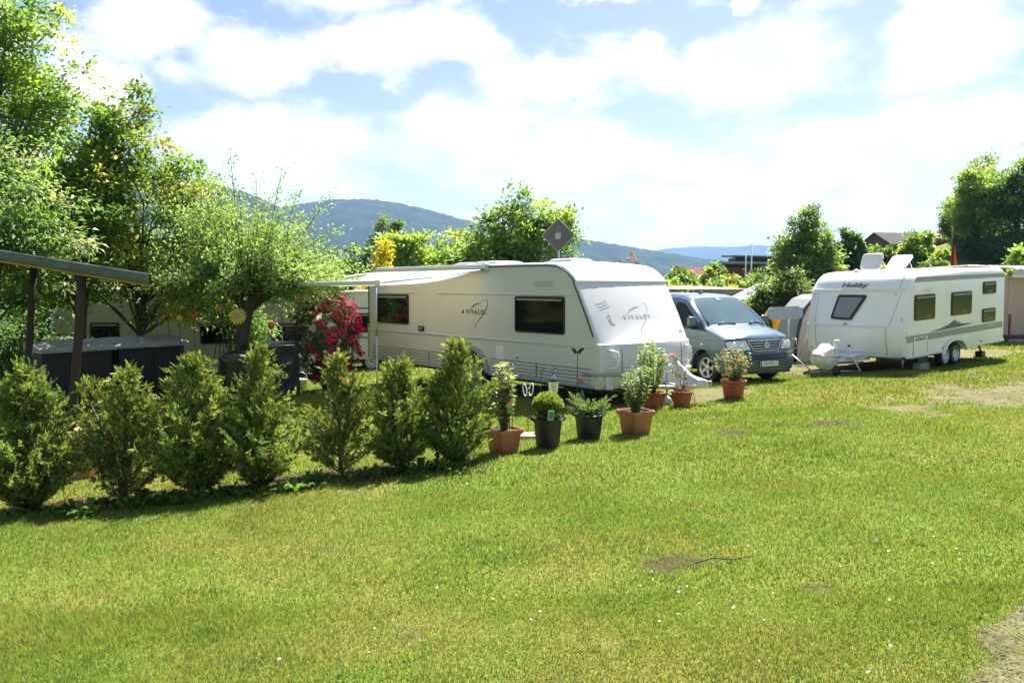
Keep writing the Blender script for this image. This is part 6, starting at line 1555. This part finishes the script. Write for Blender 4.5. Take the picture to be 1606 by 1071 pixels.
def cabin():
    x, y = 17.2, 27.6; root = empty("cabin", (x, y, Z(x, y)), (0, 0, R(22)), "pinkish wooden cabin with a dark open doorway at the right frame edge", "cabin")
    pw = mat("pinkish_boards", (.46, .33, .28), .8, var=.18, scale=4, stretch=(8, 1, .4)); h = 2.3
    b = MB(); b.box((.42, 0, h/2+.12), (1.0, .08, h-.24)); b.build("wall", pw, root)
    b = MB(); b.box((2.9, 0, h/2+.12), (1.7, .08, h-.24)); b.build("wall", pw, root)
    b = MB(); b.box((-.06, 1.5, h/2+.12), (.08, 3.0, h-.24)); b.build("side_wall", pw, root)
    b = MB(); b.box((1.5, 2.96, h/2+.12), (3.1, .08, h-.24)); b.box((1.5, 1.5, .1), (3.1, 3.0, .06)); b.build("inside", M_darkwood, root)
    for xx, mm in ((.93, M_whitetrim), (1.82, M_palewood), (2.04, M_palewood)):
        b = MB(); b.box((xx, -.05, h/2+.1), (.08 if mm is M_whitetrim else .06, .05, h-.24)); b.build("door_frame", mm, root)
    for xx in (-.02, .84):
        b = MB(); b.box((xx, -.06, .55), (.07, .05, .8)); b.build("lower_batten", mat("wine_red_batten", (.16, .05, .06), .7) if "wine_red_batten" not in bpy.data.materials else bpy.data.materials["wine_red_batten"], root)
    b = MB(); n = 40; rows = []
    for i in range(n+1):
        xx = -.35+4.3*i/n; zz = h+.02*math.sin(i*1.9); rows.append([(xx, -.35, zz-.02), (xx, -.36, zz+.10), (xx, -.33, zz+.24), (xx, 1.4, zz+.36), (xx, 3.2, zz+.3)])
    b.grid(rows); b.build("roof", mat("grey_white_sheet_roof", (.52, .52, .52), .7, var=.35, scale=3), root)
    b = MB(); b.box((1.8, -.30, h-.03), (4.2, .06, .12), bev=.02); b.build("gutter", M_whitetrim, root)
    rng = np.random.default_rng(9)
    for k in range(7):
        o = MB().box((0, 0, .06), (.4+.25*rng.random(), .3, .13), bev=.03).build("stone_slab", mat("reddish_stone", (.28, .20, .17), .9, var=.4, scale=10) if "reddish_stone" not in bpy.data.materials else bpy.data.materials["reddish_stone"])
        p = root.matrix_basis @ Vector((-.3+.62*k, -.55-.15*rng.random(), 0)); o.location = (p.x, p.y, Z(p.x, p.y)); o.rotation_euler = (0, 0, rng.random()*.6)
        tag(o, "rough reddish stone slab laid along the foot of the pinkish cabin", "stone", "stone slabs before the cabin")
cabin()

# ------------------------------------------------------------------ trees, shrubs and houses beyond the camp
def bg(name, label, px, Y, top, halfw, cols, seed, cat="tree", leaf=.26, n=150, per=70, shape="round", group="trees and shrubs beyond the caravans", shoots=0, mt=None, bottom=None, crad=None, droop=.2):
    """px: column of the photograph that gives the bearing; Y: distance; top: height of the tip above the eye line in metres"""
    x = (px-803)/1250*Y; z = Z(x, Y); h = 1.7+top-z; w = halfw
    if h < 1.2: z -= 1.2-h; h = 1.2
    if shape == "round": ell = [(0, 0, h*.58, w, w*.9, h*.36), (-w*.45, .1, h*.42, w*.65, w*.6, h*.26), (w*.5, 0, h*.45, w*.6, w*.6, h*.26), (.1*w, 0, h*.82, w*.5, w*.5, h*.17)]
    elif shape == "tall": ell = [(0, 0, h*.5, w, w*.9, h*.38), (-w*.35, 0, h*.70, w*.5, w*.5, h*.25), (w*.3, 0, h*.76, w*.45, w*.45, h*.22), (w*.55, 0, h*.45, w*.5, w*.5, h*.25)]
    elif shape == "cone": ell = [(0, 0, h*.28, w, w, h*.26), (0, 0, h*.52, w*.62, w*.62, h*.22), (0, 0, h*.76, w*.33, w*.33, h*.2), (w*.1, 0, h*.9, w*.15, w*.15, h*.1)]
    elif shape == "ovate": ell = [(0, 0, h*.42, w, w*.9, h*.36), (-w*.35, 0, h*.60, w*.6, w*.6, h*.24), (w*.30, 0, h*.62, w*.58, w*.6, h*.24), (w*.02, 0, h*.82, w*.40, w*.4, h*.17), (w*.7, 0, h*.34, w*.45, w*.5, h*.22)]
    elif shape == "bush": ell = [(0, 0, h*.45, w, w*.7, h*.50), (-w*.55, 0, h*.38, w*.55, w*.6, h*.40), (w*.55, 0, h*.42, w*.5, w*.6, h*.45)]
    elif shape == "multi": ell = [(-w*.55, 0, h*.52, w*.42, w*.5, h*.36), (0, 0, h*.60, w*.40, w*.5, h*.38), (w*.45, .2, h*.60, w*.40, w*.5, h*.38), (0, 0, h*.28, w*.95, w*.7, h*.26), (w*.80, 0, h*.62, w*.22, w*.3, h*.28), (-w*.8, 0, h*.5, w*.3, w*.3, h*.25)]
    return tree(name, label, cat, (x, Y, z), ell, n, per, leaf, cols, group, max(.03, .028*h), seed, mt, crad or max(.22, w*.20), 14, .6, droop, trunk_top=h*.5, shoots=shoots)
bg("broadleaf_tree", "big bright green tree with several upright tops behind the road sign", 815, 33, 4.1, 2.25, LIGHT+GREEN, 61, n=330, per=90, leaf=.17, shape="multi", shoots=34, crad=.42)
bg("broadleaf_tree", "yellow green tree left of the big upright tree, above the awning case", 705, 36, 2.5, 1.7, LIGHT+YELLOWISH, 62, n=170, per=80, leaf=.18, shape="round", shoots=12)
bg("broadleaf_tree", "bright green rounded tree beside the golden shrub", 645, 34, 2.6, 1.5, LIGHT, 63, n=170, per=80, leaf=.18, shape="round", shoots=12)
bg("conifer_tree", "loose two topped conifer rising before the hill near the golden shrub", 612, 38, 3.75, 1.05, [(.06, .11, .03), (.08, .13, .03), (.05, .09, .025)], 64, n=110, per=60, leaf=.16, shape="tall", mt=M_conifer)
GOLD = [(.20, .195, .006), (.23, .225, .008), (.17, .16, .006)]
bg("golden_shrub", "golden yellow conifer with a narrow pointed top behind the awning", 603, 29, 1.98, .62, GOLD, 65, "shrub", n=120, per=80, leaf=.10, shape="cone", mt=M_leaf)
bg("golden_shrub", "lower golden yellow shrub left of the pointed golden one", 583, 29, 1.0, .75, GOLD, 66, "shrub", n=80, per=70, leaf=.11, shape="bush")
bg("broadleaf_tree", "dark green tree between the willow and the golden shrubs", 545, 37, 1.9, 1.9, GREEN+DARK, 67, n=150, per=70, leaf=.19, shape="bush")
bg("broadleaf_tree", "mid green shrubby tree low behind the left part of the awning", 500, 31, 1.3, 1.3, LIGHT+GREEN, 68, n=120, per=70, leaf=.16, shape="bush")
bg("broadleaf_tree", "green tree seen between maple and willow shoots", 330, 34, 1.6, 1.9, GREEN, 69, n=130, per=70, leaf=.18, shape="bush")
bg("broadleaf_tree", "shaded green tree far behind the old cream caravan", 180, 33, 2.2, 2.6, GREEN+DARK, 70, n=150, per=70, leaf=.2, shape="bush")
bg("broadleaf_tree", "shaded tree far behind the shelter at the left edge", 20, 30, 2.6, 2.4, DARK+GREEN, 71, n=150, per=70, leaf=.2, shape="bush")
bg("copper_bush", "reddish brown bush tip just above the caravan nose", 978, 27, 1.05, .8, [(.075, .045, .03), (.09, .05, .03), (.06, .04, .025)], 72, "shrub", n=110, per=60, leaf=.085, shape="bush", shoots=24)
bg("globe_tree", "dense clipped globe tree with lit top left of the white caravan", 1223, 25.5, .62, 1.0, [(.03, .062, .012), (.045, .085, .014), (.024, .052, .012), (.06, .095, .016)], 73, n=230, per=110, leaf=.10, shape="bush", crad=.22)
bg("leafy_shrub", "light green shrub at the foot of the globe tree beside the van", 1172, 25, -.35, .6, LIGHT+[(.16, .14, .04)], 74, "shrub", n=60, per=60, leaf=.10, shape="bush")
bg("leafy_shrub", "yellowish shrub between caravan nose and the van roof", 1075, 27, -.15, .5, LIGHT+YELLOWISH, 75, "shrub", n=50, per=60, leaf=.10, shape="bush")
# orchard and gardens on the way to the houses
rng = np.random.default_rng(77)
SH = [(1050, 46, .75, 1.3), (1068, 62, 1.3, 1.5), (1092, 70, .4, 1.6), (1105, 48, .45, 1.2), (1120, 58, 1.9, .8), (1132, 50, .3, 1.2), (1150, 56, .9, 1.1), (1163, 66, 1.0, 1.5), (1180, 54, .6, 1.3), (1196, 60, 1.1, 1.3), (1035, 52, .2, 1.5), (1020, 60, .5, 2.0), (1000, 66, .4, 2.0), (1142, 72, .7, 1.6)]
SL = ["low pale shrub right of the caravan nose in the valley gardens", "loose young tree left of the red roofed house", "bushy shrub before the cream gable", "light shrub under the white gable wall", "thin young tree standing before the red roof", "small rounded shrub above the beige tent roof", "garden shrub left of the dark red house entrance", "garden tree before the dark red house wall",
      "garden shrub right behind the two flagpoles", "light garden tree before the right end of the dark red house", "yellow green shrub just right of the caravan roof edge", "wide green shrub above the caravan nose edge", "wide dull green shrub half behind the caravan nose", "round garden shrub between the white gable and the dark red house"]
for i, ((px, Y, tp, w), lb) in enumerate(zip(SH, SL)):
    bg("garden_shrub", lb, px, Y, tp, w, LIGHT+YELLOWISH+GREEN, 80+i, "shrub", n=60, per=50, leaf=.26, shape="bush" if i not in (1, 4) else "round", group="shrubs in the valley gardens")
# right: lawn bank, tall trees
bg("broadleaf_tree", "large light green tree left behind the white caravan roof", 1262, 46, 4.75, 1.85, LIGHT+GREEN+[(.09, .13, .03)], 101, n=380, per=85, leaf=.16, shape="ovate", shoots=30, crad=.36)
bg("broadleaf_tree", "darker tree right beside the large light green tree", 1330, 50, 3.5, 1.05, DARK+GREEN, 102, n=150, per=80, leaf=.22, shape="tall", shoots=6)
bg("broadleaf_tree", "fresh yellow green tree above the raised roof hatches", 1438, 47, 3.3, 1.0, LIGHT+[(.14, .21, .03)], 103, n=150, per=80, leaf=.21, shape="tall", shoots=8)
bg("broadleaf_tree", "low yellow green tree right of the raised hatches", 1462, 45, 2.2, 1.0, LIGHT, 104, n=90, per=70, leaf=.2, shape="bush")
bg("leafy_shrub", "light shrub on the bank left of the raised hatches", 1385, 62, 3.2, 1.6, LIGHT+GREEN, 105, "shrub", n=90, per=60, leaf=.24, shape="bush")
bg("leafy_shrub", "pale shrub on the bank below the hillside house", 1362, 66, 2.4, 1.5, LIGHT+GREEN, 106, "shrub", n=80, per=60, leaf=.24, shape="bush")
bg("leafy_shrub", "orange tinged shrub on the bank left of the fresh green tree", 1378, 56, 1.5, .6, [(.30, .20, .03), (.2, .2, .03)], 107, "shrub", n=40, per=50, leaf=.2, shape="bush")
for i, (px, Y, tp, w, sh, cl, lb) in enumerate([(1524, 58, 8.6, 1.75, "tall", LIGHT, "tall light green tree in front of the grove on the right bank"), (1530, 64, 10.2, 1.5, "tall", LIGHT+GREEN, "tall dark topped tree rising behind the light one of the grove"), (1497, 60, 6.6, 1.1, "tall", GREEN, "narrow tree forming the left edge of the grove"),
                                               (1562, 62, 9.4, 1.7, "multi", LIGHT+GREEN, "middle tree of the grove with a rounded top"), (1596, 56, 9.6, 1.7, "multi", GREEN, "dark tall tree of the grove at the right frame edge"), (1650, 60, 11.5, 2.6, "round", DARK+GREEN, "dark tree of the grove cut off by the right frame edge"),
                                               (1550, 57, 3.4, 2.0, "bush", DARK, "shaded dense thicket at the foot of the grove"), (1598, 54, 3.0, 1.8, "bush", DARK, "dark thicket right of the flag under the grove")]):
    bg("grove_tree", lb, px, Y, tp, w, cl, 120+i, n=230 if sh != "bush" else 160, per=80, leaf=.19, shape=sh, group="grove on the right bank", shoots=10, crad=.42)
bg("broadleaf_tree", "bright leafy tree at the right frame edge above the cabin roof", 1612, 36, 2.3, 1.1, LIGHT, 131, n=110, per=80, leaf=.17, shape="bush")
bg("leafy_shrub", "brownish bare looking bush left of the grove", 1478, 72, 4.9, 1.5, [(.10, .07, .05), (.08, .09, .04)], 132, "shrub", n=60, per=40, leaf=.22, shape="bush")
# flag behind the white caravan
def flag():
    Y = 33; x = (1489-803)/1250*Y; root = empty("flag", (x, Y, Z(x, Y)), (0, 0, 0), "limp black red and gold flag on a thin pole behind the white caravan", "flag"); zt = 1.7+79/1250*Y-root.location.z
    b = MB(); b.tube([(0, 0, 0), (0, 0, zt+.35)], .025, 8); b.build("pole", M_wood, root)
    bands = [mat("flag_black_cloth", (.06, .04, .05), .8), mat("flag_red_cloth", (.32, .03, .03), .8), mat("flag_gold_cloth", (.45, .22, .03), .8)]
    b = MB(); rows = []
    for i in range(19):
        v = i/18; z = zt-1.55*v; w = .07+.20*v**1.5
        rows.append([(.02+w*u, .06*math.sin(u*9+v*3), z-.14*u) for u in np.linspace(0, 1, 13)])
    vs, fs = b.grid(rows)
    for k, f in enumerate(fs): f.material_index = min(2, int(((k % 12)/12*.7+(k//12)/18*.55)*3/1.1))
    bmesh.ops.solidify(b.bm, geom=b.bm.faces[:], thickness=.01); b.build("cloth", bands, root)
flag()
M_tile = mat("red_roof_tiles", (.33, .10, .055), .85, var=.25, scale=3, bump=.4, bscale=25); M_render = mat("white_render", (.62, .60, .56), .85, var=.08, scale=1); M_creamwall = mat("cream_render", (.55, .50, .38), .85, var=.08, scale=1); M_redwall = mat("dark_red_boards", (.13, .045, .03), .8, var=.25, scale=2, stretch=(1, 1, 8)); M_metalroof = mat("grey_metal_roof", (.30, .31, .34), .5, var=.1, scale=1); M_slate = mat("dark_roof_tiles", (.06, .05, .05), .8, var=.3, scale=3)
def house(name, label, px, Y, w, d, hw_, hr, rz, wall, roof, windows=(), z=None, ridge_x=True, over=.3):
    x = (px-803)/1250*Y; zb = Z(x, Y) if z is None else z
    root = empty(name, (x, Y, zb), (0, 0, rz), label, "house")
    b = MB()
    if ridge_x: V = [(-w/2, 0, 0), (w/2, 0, 0), (w/2, d, 0), (-w/2, d, 0), (-w/2, 0, hw_), (w/2, 0, hw_), (w/2, d, hw_), (-w/2, d, hw_), (-w/2, d/2, hw_+hr), (w/2, d/2, hw_+hr)]; F = [(0, 1, 5, 4), (2, 3, 7, 6), (1, 2, 6, 9, 5), (3, 0, 4, 8, 7)]
    else: V = [(-w/2, 0, 0), (w/2, 0, 0), (w/2, d, 0), (-w/2, d, 0), (-w/2, 0, hw_), (w/2, 0, hw_), (w/2, d, hw_), (-w/2, d, hw_), (0, 0, hw_+hr), (0, d, hw_+hr)]; F = [(0, 1, 5, 8, 4), (1, 2, 6, 5), (2, 3, 7, 9, 6), (3, 0, 4, 7)]
    b._add(V, F); b.build("wall", wall, root)
    b = MB(); k = hr/((d if ridge_x else w)/2); t = .16
    if ridge_x:
        P = [(-w/2-over, -over, hw_-over*k+.03), (w/2+over, -over, hw_-over*k+.03), (w/2+over, d/2, hw_+hr+.03), (-w/2-over, d/2, hw_+hr+.03), (w/2+over, d+over, hw_-over*k+.03), (-w/2-over, d+over, hw_-over*k+.03)]; F = [(0, 1, 2, 3), (3, 2, 4, 5)]
    else:
        P = [(-w/2-over, -over, hw_-over*k+.03), (0, -over, hw_+hr+.03), (0, d+over, hw_+hr+.03), (-w/2-over, d+over, hw_-over*k+.03), (w/2+over, -over, hw_-over*k+.03), (w/2+over, d+over, hw_-over*k+.03)]; F = [(0, 1, 2, 3), (1, 4, 5, 2)]
    b._add(P, F); bmesh.ops.solidify(b.bm, geom=b.bm.faces[:], thickness=-t); b.build("roof", roof, root)
    for wx, wz, ww, wh in windows:
        b = MB(); b.box((wx, -.02, wz), (ww, .10, wh)); f = b.build("window", M_whitetrim, root); b = MB(); b.box((wx, -.075, wz), (ww-.16, .02, wh-.16)); b.build("pane", M_window, f)
    return root
house("house", "white walled house with a red tiled roof beyond the gardens", 1106, 120, 6.6, 8, 5.2, 2.0, R(6), M_render, M_tile, [(-1.4, 3.4, .9, 1.2), (1.4, 3.4, .9, 1.2)], z=-2.6)
house("house", "small cream gabled house before the red roofed one", 1084, 96, 3.0, 6, 3.0, 1.9, R(-16), M_creamwall, M_metalroof, [(-.1, 3.4, .5, .6)], z=-1.3, ridge_x=False)
def hall():
    Y = 105; x = (1172-803)/1250*Y; root = empty("hall", (x, Y, -2.2), (0, 0, R(-4)), "dark red modern building with stepped grey metal roofs behind two flagpoles", "building")
    b = MB(); b.box((-1.6, 4, 3.2), (5.0, 8, 6.4)); b.box((3.5, 4, 2.85), (5.2, 8, 5.7)); b.build("wall", M_redwall, root)
    b = MB(); b.box((2.0, 4.6, 7.0), (6.4, 5, 1.5)); b.build("upper_wall", mat("dark_brown_boards", (.06, .035, .03), .8, var=.2), root)
    for c, s, r in (((-1.2, 3.4, 6.55), (7.0, 9.6, .22), (0, 0, 0)), ((4.0, 3.2, 5.9), (5.6, 9.6, .22), (0, 0, 0))):
        b = MB(); b.box(c, s, rot=(R(-5), R(1), 0)); b.build("roof", M_metalroof, root)
    b = MB(); b.box((2.0, 4.2, 7.9), (8.0, 7.5, .25), rot=(R(2), R(1), 0)); b.build("roof", mat("dark_green_roof", (.035, .05, .045), .6), root)
    for wx, wz, ww, wh in ((.35, 2.5, 1.3, 4.6), (-2.8, 3.8, 1.4, 1.2), (3.2, 3.8, 2.6, 1.4)):
        b = MB(); b.box((wx, -.03, wz), (ww, .1, wh)); f = b.build("window", M_darktrim, root); b = MB(); b.box((wx, -.09, wz), (ww-.2, .03, wh-.2)); b.build("pane", M_window, f)
hall()
for px, tp, lb in ((1168, 4.0, "shorter white flagpole before the dark red building"), (1177, 4.5, "taller white flagpole before the dark red building")):
    Y = 88; x = (px-803)/1250*Y; z = Z(x, Y); h = 1.7+tp-z
    b = MB(); b.tube([(0, 0, -.1), (0, 0, h*.5), (0, 0, h)], [.10, .08, .05], 10); b.lathe([(0, h), (.09, h+.05), (0, h+.16)], 10); b.box((0, 0, .05), (.4, .4, .1)); o = b.build("flagpole", M_whitetrim); o.location = (x, Y, z); tag(o, lb, "flagpole", "white flagpoles in the valley")
house("house", "dark roofed house high on the bank left of the grove", 1422, 92, 4.6, 5, 1.7, 1.25, R(14), M_wood, M_slate, [], z=5.0, over=.5)
house("house", "dark brown house half hidden behind the fresh green tree", 1458, 98, 4.5, 5, 1.6, .8, R(10), M_redwall, M_slate, [], z=5.0)
house("house", "orange roofed hut between the globe tree and white caravan", 1266, 40, 2.0, 3, 1.6, .6, R(0), M_render, mat("orange_tiles", (.50, .20, .07), .85, var=.2), [], z=-.55)
# distant settlement at the foot of the hills
rng = np.random.default_rng(12)
for i, (px, Y) in enumerate([(1058, 420), (1042, 460), (1030, 380), (1072, 500), (1064, 560)]):
    house("distant_house", ["tiny house nearest the caravan roof edge in the far valley", "tiny house farther left in the far valley", "tiny house above the caravan nose in the far valley", "tiny house close by the red roof in the far valley", "tiny pale house deepest in the far valley"][i], px, Y, 9, 9, 6, 4, rng.random(), M_render, [M_tile, M_slate, M_metalroof][i % 3], [], z=Z((px-803)/1250*Y, Y)+3.2)
# wood and hedges filling the valley floor as one far mass
def valley_wood():
    rng = np.random.default_rng(55); n = 1000
    Vs, Ts = [], []
    for j in range(n):
        Y = 280+1100*rng.random()**1.4; px = -200+1900*rng.random(); x = (px-803)/1250*Y
        if 1010 < px < 1110 and Y < 640: continue
        zb = Z(x, Y); r = 2+2.6*rng.random(); m = 90; d = unit(m, rng)
        c = np.array([x, Y, zb+r*.9])+d*np.array([r*1.3, r, r*1.05])*(.75+.35*rng.random(m))[:, None]
        L = np.full(m, r*.30); Vs.append(leaf_quads(c, d+unit(m, rng)*.6, d+np.array([0, 0, .4])+unit(m, rng)*.4, L, L*.9)); Ts.append(np.repeat(tints(m, [(.03, .065, .015), (.05, .09, .02), (.07, .11, .025)], rng), 4, 0)*(.7+.6*rng.random()))
    V = np.concatenate(Vs); o = npmesh("valley_wood", V, np.arange(len(V)).reshape(-1, 4), M_conifer, None, np.concatenate(Ts)); tag(o, "far wood and hedges on the valley floor below the hills", "wood", kind="stuff")
valley_wood()
# ------------------------------------------------------------------ the hazy air
def haze():
    b = MB(); x0, x1, y0, y1, z0, z1 = -9500, 9500, -700, 12600, -40, 400
    b.box(((x0+x1)/2, (y0+y1)/2, (z0+z1)/2), (x1-x0, y1-y0, z1-z0))
    m = bpy.data.materials.new("haze_air"); m.use_nodes = True; nt = m.node_tree; nt.nodes.clear()
    out = nt.nodes.new("ShaderNodeOutputMaterial"); v = nt.nodes.new("ShaderNodeVolumePrincipled")
    v.inputs['Color'].default_value = (.32, .51, .94, 1); v.inputs['Density'].default_value = 1.0e-4; v.inputs['Anisotropy'].default_value = .2
    nt.links.new(v.outputs[0], out.inputs['Volume'])
    o = b.build("haze", m); tag(o, kind="stuff", label="pale bluish summer haze over the distant hills", cat="haze")
    o.display_type = 'WIRE'
haze()
